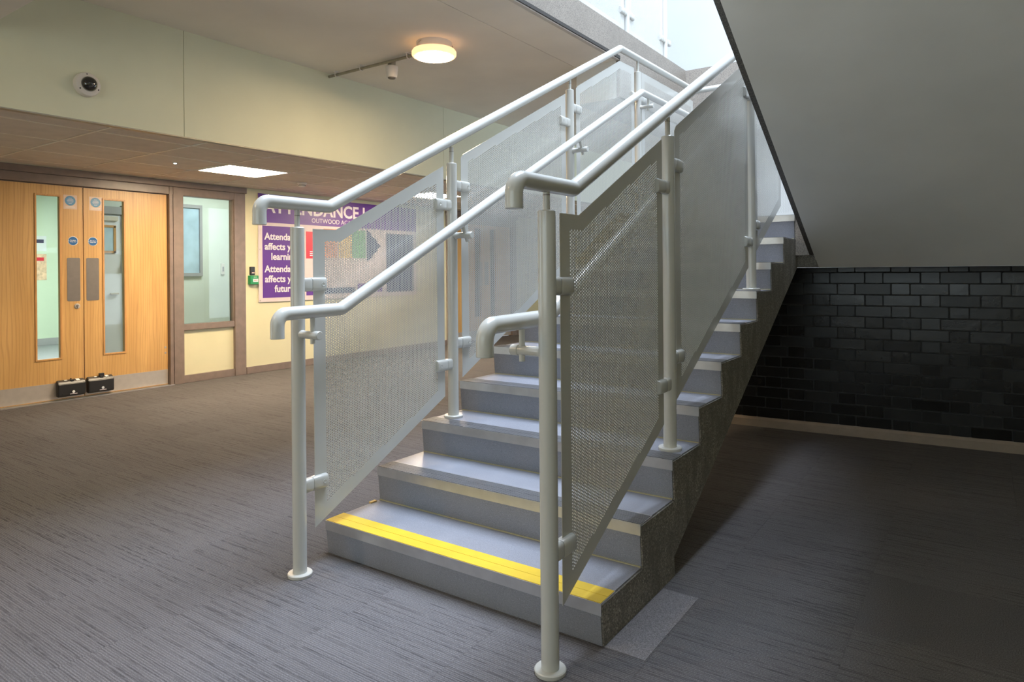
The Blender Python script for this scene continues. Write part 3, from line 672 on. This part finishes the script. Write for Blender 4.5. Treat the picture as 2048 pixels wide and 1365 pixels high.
bk_ = thing('wall_bulkhead', 'pale green boarded bulkhead between tiled ceiling and slab', 'wall', (BX, 0, ZS), kind='structure')
for y0, y1 in ((-3.0, 0.808), (0.812, 3.768), (3.772, 6.7), (6.704, 9.6)):
    o = box('board', 'green_paint', -0.05, 0.0, y0, y1, -0.004, ZC - ZS, bk_)
box('edge_strip', 'galv', -0.055, 0.002, -3.0, 9.6, -0.012, -0.004, bk_)
cu = thing('security_camera', 'white domed security camera on the green bulkhead', 'security camera', (BX, 0.139, 2.475))
bm = bmesh.new(); lathe(bm, [(0.080, 0.0), (0.080, 0.022), (0.074, 0.036), (0.060, 0.044), (0.050, 0.046)], (0, 0, 0), 'x', 40); hs = shade(obj('housing', bm, 'white_plastic', cu))
bm = bmesh.new(); lathe(bm, [(0.050, 0.044), (0.047, 0.058), (0.038, 0.072), (0.024, 0.081), (0.0, 0.085)], (0, 0, 0), 'x', 32); dm = obj('dome', bm, 'dark_dome', cu, smooth=True)
for a in (100, 215, 335):
    bm = bmesh.new(); lathe(bm, [(0.0, 0.0435), (0.0045, 0.0435), (0.005, 0.040)], (0, 0.064 * math.cos(math.radians(a)), 0.064 * math.sin(math.radians(a))), 'x', 10); obj('screw', bm, 'mortar', hs)

# ================================================================== CEILING SLAB / FIRST FLOOR
ceil = struct('ceiling', 'slab_paint', BX - 0.05, -0.62, -0.41, 9.6, ZC, ZF, 'beige painted slab ceiling beside the stairwell', 'ceiling')
o = tag(box('ceiling_edge_board', 'slab_paint', -0.612, -0.232, -0.41, YB + 0.3, ZC - 0.001, ZF - 0.02), 'beige painted ceiling board along the stairwell edge', 'ceiling', kind='structure')
struct('ceiling_rear', 'slab_paint', -0.62, 4.6, 5.25, 9.6, ZC, ZF, 'slab ceiling beyond the stairwell', 'ceiling')
struct('ceiling_front', 'slab_paint', -5.07, 4.6, -5.0, -0.72, ZC, ZF, 'slab ceiling over the front of the hall', 'ceiling')
struct('ceiling_beam', 'slab_paint', BX, 4.6, -0.72, -0.41, 2.7, ZF, 'deep downstand beam at the front of the stairwell', 'beam')
struct('ceiling_right', 'slab_paint', 2.80, 4.6, -0.41, 5.25, ZC, ZF, 'slab ceiling right of the upper flight', 'ceiling')
tr = struct('trim_4', 'trim_pale', -0.232, -0.200, -0.41, 3.37, ZC - 0.004, ZC + 0.02, 'pale metal trim under the terrazzo edge', 'trim')
struct('trim_5', 'shadow_gap', -0.200, -0.19, -0.41, 3.37, ZC + 0.004, ZC + 0.03, 'dark strip painted as the shade of the gap under the terrazzo edge', 'trim')  # solid strip, its dark colour stands for shade in the gap
fa = thing('trim_6', 'speckled terrazzo fascia around the stairwell edge', 'fascia', (XF, 0, ZC), kind='structure')
cuts = [-0.41, 1.35, 3.37]
for a, b in zip(cuts, cuts[1:]): box('terrazzo_panel', 'terrazzo', -0.03, 0.0, a + 0.001, b - 0.001, 0.012, ZF - ZC, fa)
for a, b in ((3.37, 4.20), (4.20, YB)): box('terrazzo_panel', 'terrazzo', -0.03, 0.0, a + 0.001, b - 0.001, -0.32, ZF - ZC, fa)
for a, b in ((0.0, 0.95), (0.95, 1.9), (1.9, 3.0)): box('terrazzo_panel', 'terrazzo', a + 0.001, b - 0.001, YB, YB + 0.03, -0.32, ZF - ZC, fa)
struct('wall_void_left', 'white_paint', -0.62, -0.232, 3.37, 5.25, 2.70, ZC, 'downstand behind the terrazzo fascia', 'wall')
struct('wall_void_back', 'white_paint', -0.23, 2.8, YB + 0.03, 5.25, 2.70, ZF, 'downstand behind the rear terrazzo fascia', 'wall')

# upper storey shell with rooflight over the well
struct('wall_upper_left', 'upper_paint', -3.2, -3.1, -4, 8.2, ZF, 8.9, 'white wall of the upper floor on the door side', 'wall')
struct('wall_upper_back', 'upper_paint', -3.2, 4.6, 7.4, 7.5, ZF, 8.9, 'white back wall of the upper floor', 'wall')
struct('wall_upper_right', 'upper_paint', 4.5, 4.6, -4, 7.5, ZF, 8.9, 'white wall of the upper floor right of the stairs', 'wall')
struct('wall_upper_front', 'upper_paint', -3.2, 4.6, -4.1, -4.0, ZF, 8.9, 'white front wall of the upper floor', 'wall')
rf = thing('ceiling_upper', 'white upper ceiling with a long rooflight', 'ceiling', (0, 0, 8.8), kind='structure')
box('ceiling_panel', 'white_paint', -3.2, -0.45, -4.1, 7.5, 0, 0.15, rf); box('ceiling_panel', 'white_paint', 2.85, 4.6, -4.1, 7.5, 0, 0.15, rf)
box('ceiling_panel', 'white_paint', -0.45, 2.85, -4.1, -0.25, 0, 0.15, rf); box('ceiling_panel', 'white_paint', -0.45, 2.85, 4.85, 7.5, 0, 0.15, rf)
for k in range(1, 5): box('glazing_bar', 'white_plastic', -0.45, 2.85, -0.25 + k * 1.02 - 0.02, -0.25 + k * 1.02 + 0.02, 0.05, 0.1, rf)
box('pane', 'glass', -0.45, 2.85, -0.25, 4.85, 0.10, 0.106, rf)
struct('floor_upper', 'upper_floor', -3.2, XF - 0.03, -4.0, 7.5, ZF - 0.001, ZF + 0.004, 'vinyl floor of the upper storey', 'floor')

# hall walls behind and beside the camera
for nm, q in (('wall_front', (-5.07, -0.6, 0, ZC)), ('wall_front_right', (3.8, 4.6, 0, ZC)), ('wall_front_sill', (-0.6, 3.8, 0, 0.85)), ('wall_front_head', (-0.6, 3.8, 2.65, ZC))):
    struct(nm, 'cream_paint', q[0], q[1], -5.1, -5.0, q[2], q[3], {'wall_front': 'cream wall at the front of the hall near the doors', 'wall_front_right': 'cream wall at the front of the hall by the corner', 'wall_front_sill': 'cream wall below the added front window', 'wall_front_head': 'cream wall above the added front window'}[nm], 'wall')
w2 = thing('window_2_added', 'added unseen white framed window in the front wall of the hall', 'window', (1.6, -5.05, 0.85), kind='structure')  # window out of view, added to carry the front fill light
for a in (-2.2, -0.75, 0.70, 2.14): box('mullion', 'white_plastic', a, a + 0.06, -0.04, 0.04, 0, 1.8, w2)
box('sill', 'white_plastic', -2.2, 2.2, -0.05, 0.08, 0, 0.05, w2); box('head', 'white_plastic', -2.2, 2.2, -0.04, 0.04, 1.74, 1.8, w2)
for a in (-2.14, -0.69, 0.76): box('pane', 'glass', a, a + 1.39, -0.004, 0.004, 0.05, 1.74, w2)
struct('wall_right', 'cream_paint', 4.5, 4.6, -5.0, 3.8, 0, ZC, 'cream wall on the right of the hall', 'wall')
struct('wall_far', 'cream_paint', -4.95, -0.2, 9.5, 9.6, 0, ZC, 'cream wall at the far end past the stairs', 'wall')

# ================================================================== ROUND LAMP, CONDUIT, DETECTOR
def round_lamp(x, y, lab):
    t = thing('round_ceiling_lamp', lab, 'ceiling light', (x, y, ZC))
    bm = bmesh.new(); lathe(bm, [(0.0, 0.0), (0.140, 0.0), (0.140, -0.075)], seg=48); shade(obj('base', bm, 'white_plastic', t))
    bm = bmesh.new(); lathe(bm, [(0.135, -0.060), (0.168, -0.062), (0.176, -0.075), (0.176, -0.098), (0.166, -0.110), (0.150, -0.112)], seg=48); shade(obj('rim', bm, 'lamp_rim', t))
    bm = bmesh.new(); lathe(bm, [(0.150, -0.110), (0.145, -0.115), (0.0, -0.118)], seg=48); obj('diffuser', bm, 'lamp_round', t, smooth=True)
    for a in (0.6, 2.3, 4.4):
        c, s_ = math.cos(a), math.sin(a); bm = bmesh.new()
        tube(bm, [(0.145 * c, 0.145 * s_, -0.062), (0.145 * c, 0.145 * s_, -0.025), (0.145 * c - 0.05 * s_, 0.145 * s_ + 0.05 * c, -0.018)], 0.0018, 8); obj('wire_clip', bm, 'galv', t)
    return t
round_lamp(-1.2, 2.113, 'warm glowing round lamp on the beige slab ceiling')
round_lamp(-1.2, -2.6, 'added unseen round lamp on the slab ceiling over the front of the hall near the doors')  # extra lamp out of view, added to light the front hall
cd = thing('conduit', 'grey metal conduit clipped to the slab ceiling', 'conduit', (BX, 2.18, ZC))
bm = bmesh.new(); tube(bm, [(0.0, 0.0, -0.028), (1.16, 0.0, -0.028)], 0.0125, 14); shade(obj('pipe', bm, 'galv', cd))
bm = bmesh.new(); tube(bm, [(0.70, 0.028, -0.022), (1.16, 0.012, -0.022)], 0.006, 10); obj('cable', bm, 'galv', cd)
for x in (0.10, 0.42, 0.98):
    bm = bmesh.new(); bx(bm, x - 0.012, x + 0.012, -0.028, 0.028, -0.006, 0.0)
    tube(bm, fillet([(x, -0.018, -0.004), (x, -0.018, -0.044), (x, 0.018, -0.044), (x, 0.018, -0.004)], [0.012, 0.012], 5), 0.004, 8); obj('saddle', bm, 'white_plastic', cd)
dt = thing('motion_sensor', 'white cup shaped motion sensor beside the ceiling conduit', 'sensor', (-1.80, 2.25, ZC))
bm = bmesh.new(); lathe(bm, [(0.0, 0.0), (0.034, 0.0), (0.034, -0.048), (0.0, -0.048)], seg=24); obj('mounting_box', bm, 'galv', dt)
bm = bmesh.new(); lathe(bm, [(0.0, -0.048), (0.053, -0.048), (0.054, -0.060), (0.045, -0.135), (0.040, -0.142), (0.0, -0.142)], seg=32); shade(obj('cup', bm, 'white_plastic', dt))
bm = bmesh.new(); lathe(bm, [(0.0, -0.150), (0.030, -0.150), (0.034, -0.142)], seg=24); obj('lens', bm, 'dark_steel', dt)

# ================================================================== LOWER FLIGHT
st = thing('staircase', 'grey vinyl covered lower stair flight with yellow first nosing', 'staircase', (0, 0, 0))
e = 0.004
pts = [(RK + e, 0.0)]
for k in range(1, 11):
    pts.append(((k - 1) * G + e, zt(k) - 0.006)); pts.append((k * G + RK + e, zt(k) - 0.006) if k < 10 else (2.95, ZL - 0.006))
pts += [(2.95, 1.226), (2.84, 1.226), (0.625, 0.078), (0.632, 0.0)]
obj('concrete_string', prism(bmesh.new(), pts, 'x', 0.0, W), 'granolithic', st)
# vinyl coverings, nosings
def tread(k, y0, y1, z, parent):
    return box('tread', 'vinyl', 0.004, W - 0.006, y0, y1, z - 0.006, z, parent)
ins = 0.004
for k in range(1, 11):
    y0, z = (k - 1) * G, zt(k); zb = zt(k - 1) if k > 1 else 0.0
    bm = bmesh.new(); prism(bm, [(y0 + RK + e, zb), (y0 + RK, zb), (y0 + 0.0025, z - 0.038), (y0 + 0.0025 + e, z - 0.038)], 'x', 0.004, W - 0.006); obj('riser', bm, 'vinyl', st)
    tread(k, y0 + 0.103, y0 + G + RK if k < 10 else 2.95, z, st)
    if k < 10: box('sealant_bead', 'silicone', 0.006, W - 0.008, y0 + G + RK - 0.005, y0 + G + RK + 0.002, z, z + 0.004, st)
    bm = bmesh.new(); prism(bm, [(y0, z - 0.040), (y0, z + 0.0005), (y0 + 0.105, z + 0.0015), (y0 + 0.105, z - 0.005), (y0 + 0.004, z - 0.006), (y0 + 0.004, z - 0.040)], 'x', 0.001, W - 0.002)
    ns = obj('nosing', bm, 'alu', st)
    im = 'yellow' if k == 1 else 'dark_insert'
    for a, b in ((0.003, 0.0515), (0.0535, 0.102)):
        bm = bmesh.new(); za = z + 0.0005 + 0.001 * a / 0.105; zb_ = z + 0.0005 + 0.001 * b / 0.105
        if k == 1:
            prism(bm, [(y0 + a, za - 0.001), (y0 + a, za + 0.0018), (y0 + b, zb_ + 0.0018), (y0 + b, zb_ - 0.001)], 'x', 0.003, W - 0.004)
        else:
            n = 5; st_ = (b - a) / n
            for q in range(n): bx(bm, 0.003, W - 0.004, y0 + a + q * st_, y0 + a + q * st_ + st_ * 0.72, z - 0.001, z + 0.0028)
        obj('insert', bm, im, ns)
bm = bmesh.new(); bx(bm, -0.004, 0.012, 0.26, 0.295, zt(1) - 0.002, zt(1) + 0.006); obj('tape_scrap', bm, 'amber_print', st)

# half landing
la = thing('landing', 'concrete half landing at the top of the lower flight', 'landing', (0, 0, 0))
box('slab', 'granolithic', 0.0, 2.80, 2.951, 4.60, 1.228, ZL - 0.007, la)
box('slab_edge', 'granolithic', W + 0.001, 1.455, 2.84, 2.951, 1.228, 1.306, la)
box('fascia', 'terrazzo', W + 0.001, 2.80, 2.79, 2.951, 1.306, ZL - 0.007, la)
box('floor_covering', 'vinyl', 0.004, 2.795, 2.951, 4.55, ZL - 0.006, ZL, la); box('floor_covering', 'vinyl', W + 0.001, 2.795, 2.80, 2.951, ZL - 0.006, ZL, la)
box('painted_soffit', 'soffit_paint', 1.46, 2.80, 2.94, 4.6, 1.2255, 1.2279, la)

# upper flight seen from below
uf = thing('upper_staircase', 'grey painted underside of the upper stair flight', 'staircase', (0, 0, 0))
XE, XE2 = 1.425, 2.77
def zso(y): return 1.228 + 0.555 * (2.93 - y)
pts = [(2.789, zso(2.789))]
y = 2.785; z = ZL; pts.append((y, z))
for j in range(11):
    z += (ZF - ZL) / 11; pts.append((y, z)); y -= 0.288
    if j < 10: pts.append((y, z))
pts += [(-0.405, ZF), (-0.405, 3.06), (zso(0) and (2.93 - (3.06 - 1.228) / 0.555), 3.06)]
obj('flight_slab', prism(bmesh.new(), pts, 'x', XE, XE2), 'terrazzo_dark', uf)
ye = 2.93 - (3.05 - 1.228) / 0.555; dz = 0.0035
obj('painted_soffit', prism(bmesh.new(), [(2.925, zso(2.925) - dz), (2.79, zso(2.79) - dz), (ye, 3.05 - dz), (ye, 3.05 - 0.0005), (2.79, zso(2.79) - 0.0005), (2.925, zso(2.925) - 0.0005)], 'x', XE + 0.028, XE2), 'soffit_paint', uf)

# ================================================================== BLACK BRICK WALL
ba = math.atan2(0.124, 1.815)
bm = bmesh.new(); bx(bm, -0.75, 2.75, 0.0, 0.20, 0.0, 1.2245)
wb = tag(obj('wall_back', bm, 'mortar'), 'glossy black painted brick wall under the landing', 'wall', kind='structure')
wb.location = (0.749, 3.444, 0); wb.rotation_euler = (0, 0, ba)
CH = 0.0798; P = 0.3435
bmes = {}
def brick_mesh(wd_, ht, var):
    k = (round(wd_, 3), round(ht, 3), var)
    if k not in bmes:
        bm = bmesh.new(); j = lambda: random.uniform(-0.0016, 0.0016); g = 0.0045
        bx(bm, g + j(), wd_ - g + j(), -0.0085 + j() * 0.5, 0.01, g + j(), ht - g + j())
        es = [ed for ed in bm.edges if max(v.co.y for v in ed.verts) < 0.005 or abs(ed.verts[0].co.y - ed.verts[1].co.y) > 0.01]
        bmesh.ops.bevel(bm, geom=es, offset=0.0028, segments=2, affect='EDGES')
        me = bpy.data.meshes.new('brick'); bm.to_mesh(me); bm.free(); bmes[k] = me
    return bmes[k]
for k in range(15):
    z0 = 0.070 + k * CH; ht = CH if k < 14 else 1.2245 - z0
    s0 = 0.679 if (13 - k) % 2 == 0 else 0.5006
    for n in range(-4, 7):
        for ds, wd_ in ((0.0, 0.2285), (0.2285, 0.115)):
            s = s0 + n * P + ds
            if s < -0.45 or s + wd_ > 2.72: continue
            o = objm('brick', brick_mesh(wd_, ht, random.randrange(4)), 'brick', wb, (s, random.uniform(-0.001, 0.0015), z0))
            o.rotation_euler = (random.uniform(-.012, .012), 0, random.uniform(-.008, .008))
bm = bmesh.new(); prism(bm, [(-0.022, 0.0), (-0.022, 0.055), (-0.010, 0.074), (0.0, 0.074), (0.0, 0.0)], 'x', -0.7, 2.75)
for v in bm.verts: v.co = Vector((v.co.x, v.co.y, v.co.z))
sk = tag(obj('baseboard_back', bm, 'skirting_beige'), 'beige painted skirting under the black brick wall', 'baseboard', kind='structure')
sk.location = wb.location; sk.rotation_euler = wb.rotation_euler
struct('wall_back_right', 'cream_paint', 3.492, 4.6, 3.63, 3.75, 0, ZC, 'cream wall right of the black brick wall', 'wall')
struct('wall_back_upper', 'cream_paint', 2.81, 3.492, 3.63, 3.75, 1.235, ZC, 'cream wall above the end of the black brick wall', 'wall')
wb2 = struct('wall_behind_landing', 'white_paint', -0.2, 2.9, 5.3, 5.4, 0, ZC, 'white wall behind the landing', 'wall')

# ================================================================== BALUSTRADES
RR, PRAD = 0.026, 0.0278
L1 = [(-0.122, 1.400), (0.000, 1.401), (0.706, 1.760), (0.706, 0.580), (-0.122, 0.168)]
L1p = [(-0.064, 1.350), (0.012, 1.350), (0.648, 1.668), (0.648, 0.610), (-0.064, 0.256)]
L2 = [(0.868, 1.842), (1.953, 2.393), (1.953, 1.228), (0.848, 0.658), (0.848, 1.818)]
L2p = [(0.908, 1.806), (1.895, 2.302), (1.895, 1.258), (0.908, 0.750)]
L3 = [(2.120, 2.480), (2.778, 2.817), (3.042, 2.826), (3.042, 1.665), (2.76, 1.655), (2.098, 1.312), (2.098, 2.458)]
L3p = [(2.156, 2.438), (2.790, 2.760), (2.984, 2.766), (2.984, 1.725), (2.745, 1.715), (2.156, 1.410)]
L4 = [(3.185, 2.826), (4.375, 2.830), (4.375, 1.665), (3.185, 1.665)]
L4p = [(3.245, 2.766), (4.315, 2.766), (4.315, 1.725), (3.245, 1.725)]
pmL1 = perf_mesh('panel_one', L1, L1p); pmL2 = perf_mesh('panel_two', L2, L2p)
pmL3 = perf_mesh('panel_three', L3, L3p, two=False); pmL4 = perf_mesh('panel_four', L4, L4p, two=False)
posts = [(-0.199, 0.0, 1.403, 1.494), (0.772, zt(3), 1.782, 1.888), (2.012, zt(7), 2.430, 2.518), (3.112, ZL, 2.808, 2.925)]
def make_clamp():
    # clamp gripping a panel on the +y side of a post; origin at the post axis
    def block(nm, y0, y1, hx, hz, bev):
        bm = bmesh.new(); n = 28; pr = []
        for k in range(n):
            a = 2 * math.pi * (k + 0.5) / n; c, s_ = math.cos(a), math.sin(a)
            pr.append((hx * math.copysign(abs(c) ** 0.75, c), hz * math.copysign(abs(s_) ** 0.42, s_)))
        secs = [(y0, 1 - bev), (y0 + 0.004, 1.0), (y1 - 0.006, 1.0), (y1 - 0.002, 1 - bev * 0.6), (y1, 1 - bev * 1.6)]
        rings = [[bm.verts.new((x * k, y, z * (1 - (1 - k) * 0.6))) for x, z in pr] for y, k in secs]
        for A, B in zip(rings, rings[1:]):
            for j in range(n): bm.faces.new((A[j], A[(j + 1) % n], B[(j + 1) % n], B[j]))
        bm.faces.new(rings[0]); bm.faces.new(rings[-1][::-1]); bmesh.ops.recalc_face_normals(bm, faces=list(bm.faces))
        me = bpy.data.meshes.new(nm); bm.to_mesh(me); bm.free(); me.materials.append(M['powder'])
        tmp = bpy.data.objects.new('tmp', me); shade(tmp, 40); bpy.data.objects.remove(tmp); return me
    m1 = block('clamp', 0.0615, 0.136, 0.0195, 0.0290, 0.10); m2 = block('clamp_neck', 0.020, 0.0605, 0.0185, 0.0285, 0.06)
    b3 = bmesh.new(); lathe(b3, [(0.0085, 0.0180), (0.0085, 0.0204), (0.0070, 0.0206), (0.0062, 0.0196), (0.0, 0.0196)], (0, 0.114, 0), 'x', 18)
    m3 = bpy.data.meshes.new('screw'); b3.to_mesh(m3); b3.free(); m3.materials.append(M['powder'])
    return m1, m2, m3
cm1, cm2, cm3 = make_clamp()
def add_clamp(par, x, y, z, d, side):
    c = objm('clamp', cm1, None, par, (x, y, z)); c.rotation_euler = (0, 0, 0 if d > 0 else math.pi)
    objm('clamp_neck', cm2, None, c); sc_ = objm('screw', cm3, None, c)
    if side * d < 0: sc_.rotation_euler = (0, math.pi, 0)
post_cache = {}
def add_post(par, x, y, z0, ztop, zrail):
    bm = bmesh.new(); lathe(bm, [(PRAD, z0), (PRAD, ztop - 0.003), (PRAD - 0.003, ztop), (0.0, ztop)], (0, 0, 0), 'z', 32); p_ = shade(obj('post', bm, 'powder', par, (x, y, 0)))
    bm = bmesh.new(); lathe(bm, [(0.0, z0), (0.048, z0), (0.049, z0 + 0.003), (0.049, z0 + 0.011), (0.046, z0 + 0.014), (0.0, z0 + 0.014)], (0, 0, 0), 'z', 36); shade(obj('base_disc', bm, 'powder', p_))
    bm = bmesh.new(); tube(bm, [(0, 0, ztop - 0.002), (0, 0, zrail - 0.02)], 0.0108, 18); shade(obj('spindle', bm, 'powder', p_))
    bm = bmesh.new(); tube(bm, [(0, 0, zrail - 0.046), (0, 0, zrail - 0.043)], 0.0113, 18); obj('joint_ring', bm, 'dark_steel', p_)
    return p_
def add_bracket(par, x, y, z, xin, zr, slope):
    # arm from the post towards the stairs carrying the lower rail
    sgn = 1 if xin > x else -1
    bm = bmesh.new(); lathe(bm, [(0.0175, 0.0), (0.0175, 0.020), (0.0155, 0.024), (0.0155, 0.092), (0.0175, 0.094), (0.0175, 0.118), (0.015, 0.121), (0.0, 0.121)], (0, 0, 0), 'x', 22)
    a = shade(obj('bracket_arm', bm, 'powder', par, (x + sgn * 0.012, y, z)))
    if sgn < 0: a.rotation_euler = (0, 0, math.pi)
    ax = (xin - (x + sgn * 0.012)) * sgn; th = math.atan(slope) * (1 if sgn > 0 else -1)
    bm = bmesh.new(); u = Vector((0, -math.sin(th), math.cos(th))); o0 = Vector((ax, 0, 0))
    tube(bm, [o0 - u * 0.034, o0 + u * (zr - z) * math.cos(th)], 0.0095, 16); shade(obj('bracket_stem', bm, 'powder', a))
def balustrade(nm, X, XI, lab, left):
    t = thing(nm, lab, 'balustrade', (X, -0.2, 0))
    def Y(y): return y + 0.2
    for i, (y, z0, zt_, zr) in enumerate(posts):
        if i == 3 and not left: continue
        add_post(t, 0, Y(y), z0, zt_, zr)
    for me, n_ in ((pmL1, 1), (pmL2, 2), (pmL3, 3), (pmL4, 4)):
        if n_ == 4 and not left: continue
        if n_ == 3 and not left: continue
        o = objm('perforated_panel', me, None, t, (0, 0.2, 0))
    cl = [(-0.199, 1.171, 1), (-0.199, 0.353, 1), (0.772, 1.562, -1), (0.772, 0.741, -1), (0.772, 1.669, 1), (0.772, 0.844, 1), (2.012, 2.205, -1), (2.012, 1.372, -1), (2.012, 2.318, 1), (2.012, 1.474, 1)]
    if left: cl += [(3.112, 2.60, -1), (3.112, 1.86, -1), (3.112, 2.60, 1), (3.112, 1.86, 1)]
    for y, z, d in cl: add_clamp(t, 0, Y(y), z, d, 1 if left else -1)
    # upper rail
    if left:
        pth = [(0, Y(-0.372), 1.408), (0, Y(-0.372), 1.497), (0, Y(-0.035), 1.497), (0, Y(2.79), 2.914), (0, Y(4.44), 2.938), (2.55, Y(4.44), 2.945)]
        rr = [0.042, 0.03, 0.03, 0.03]
    else:
        pth = [(0, Y(-0.372), 1.400), (0, Y(-0.372), 1.482), (0, Y(-0.035), 1.484), (0, Y(2.76), 2.892), (0, Y(2.92), 2.972)]
        rr = [0.042, 0.03, 0.0]
    bm = bmesh.new(); tube(bm, fillet(pth, rr, 9), RR, 28); hr = shade(obj('handrail', bm, 'powder', t), 50)
    z_e = pth[0][2]
    bm = bmesh.new(); lathe(bm, [(0.0, z_e - 0.004), (RR - 0.001, z_e - 0.004), (RR + 0.0004, z_e - 0.002), (RR + 0.0004, z_e + 0.004)], (0, Y(-0.372), 0), 'z', 28); obj('end_cap', bm, 'powder', hr)
    # lower rail
    xi = XI - X
    if left: pth = [(xi, Y(-0.362), 0.975), (xi, Y(-0.362), 1.063), (xi, Y(-0.055), 1.068), (xi, Y(2.98), 2.605), (xi, Y(4.34), 2.612), (2.5, Y(4.34), 2.615)]; rr = [0.042, 0.03, 0.03, 0.03]
    else: pth = [(xi, Y(-0.39), 0.975), (xi, Y(-0.39), 1.060), (xi, Y(-0.055), 1.066), (xi, Y(2.90), 2.563)]; rr = [0.042, 0.03]
    bm = bmesh.new(); tube(bm, fillet(pth, rr, 9), RR, 28); hr2 = shade(obj('lower_handrail', bm, 'powder', t), 50)
    z_e = pth[0][2]
    bm = bmesh.new(); lathe(bm, [(0.0, z_e - 0.004), (RR - 0.001, z_e - 0.004), (RR + 0.0004, z_e - 0.002), (RR + 0.0004, z_e + 0.004)], (xi, pth[0][1], 0), 'z', 28); obj('end_cap', bm, 'powder', hr2)
    for i, (y, z, zr, sl) in enumerate(((-0.199, 0.972, 1.045, 0.0), (0.772, 1.405, 1.465, 0.5), (2.012, 2.02, 2.09, 0.5), (3.112, 2.52, 2.59, 0.0))):
        if i == 3 and not left: continue
        if i == 0 and not left: zr -= 0.0
        add_bracket(t, 0, Y(y), z, xi, zr, sl)
    return t
bl = balustrade('stair_balustrade', 0.085, 0.175, 'white perforated stair balustrade turning along the half landing', True)
br = balustrade('stair_balustrade', 1.266, 1.172, 'white perforated stair balustrade rising beside the grey upper flight', False)
L3r = [(2.120, 2.480), (2.778, 2.817), (2.70, 1.655), (2.69, 1.62), (2.098, 1.312), (2.098, 2.458)]
L3rp = [(2.156, 2.438), (2.70, 2.715), (2.66, 1.68), (2.156, 1.410)]
o = objm('perforated_panel', perf_mesh('panel_three_right', [(2.120, 2.480), (2.72, 2.787), (2.72, 1.634), (2.098, 1.312), (2.098, 2.458)], [(2.156, 2.438), (2.665, 2.698), (2.665, 1.675), (2.156, 1.410)], two=False), None, br, (0, 0.2, 0))
# landing end posts and panels at the back of the half landing
for x in (0.25, 1.35, 2.45):
    p_ = add_post(bl, x, 4.64, ZL, 2.82, 2.94)
pmB = perf_mesh('panel_back', [(0.0, 2.830), (0.98, 2.830), (0.98, 1.665), (0.0, 1.665)], [(0.06, 2.77), (0.92, 2.77), (0.92, 1.725), (0.06, 1.725)], two=False)
for x in (0.31, 1.41):
    o = objm('perforated_panel', pmB, None, bl, (x, 4.64, 0)); o.rotation_euler = (0, 0, -math.pi / 2)

# upper floor balustrade along the stairwell edge
ub = thing('upper_balustrade', 'white panelled balustrade standing on the terrazzo stairwell edge', 'balustrade', (XF - 0.07, 0, ZF))
pmU = perf_mesh('panel_upper', [(0.0, 1.12), (0.80, 1.12), (0.80, 0.03), (0.0, 0.03)], [(0.06, 1.06), (0.74, 1.06), (0.74, 0.09), (0.06, 0.09)], two=False)
for y in (0.99, 1.87, 2.76, 3.66, 4.55):
    bm = bmesh.new(); lathe(bm, [(PRAD, 0.0), (PRAD, 1.15), (0.0, 1.152)], seg=24); p_ = shade(obj('post', bm, 'powder', ub, (0, y, 0)))
    bm = bmesh.new(); lathe(bm, [(0.049, 0.0), (0.049, 0.012), (0.0, 0.012)], seg=24); obj('base_disc', bm, 'powder', p_)
    objm('perforated_panel', pmU, None, ub, (0, y - 0.85, 0))
    for zz in (0.22, 0.95):
        c = objm('clamp', cm1, None, ub, (0, y, zz)); c.rotation_euler = (0, 0, math.pi); objm('clamp_neck', cm2, None, c)
        c = objm('clamp', cm1, None, ub, (0, y, zz)); objm('clamp_neck', cm2, None, c)
bm = bmesh.new(); tube(bm, [(0, 0.0, 1.22), (0, 4.95, 1.22)], RR, 20); shade(obj('handrail', bm, 'powder', ub))
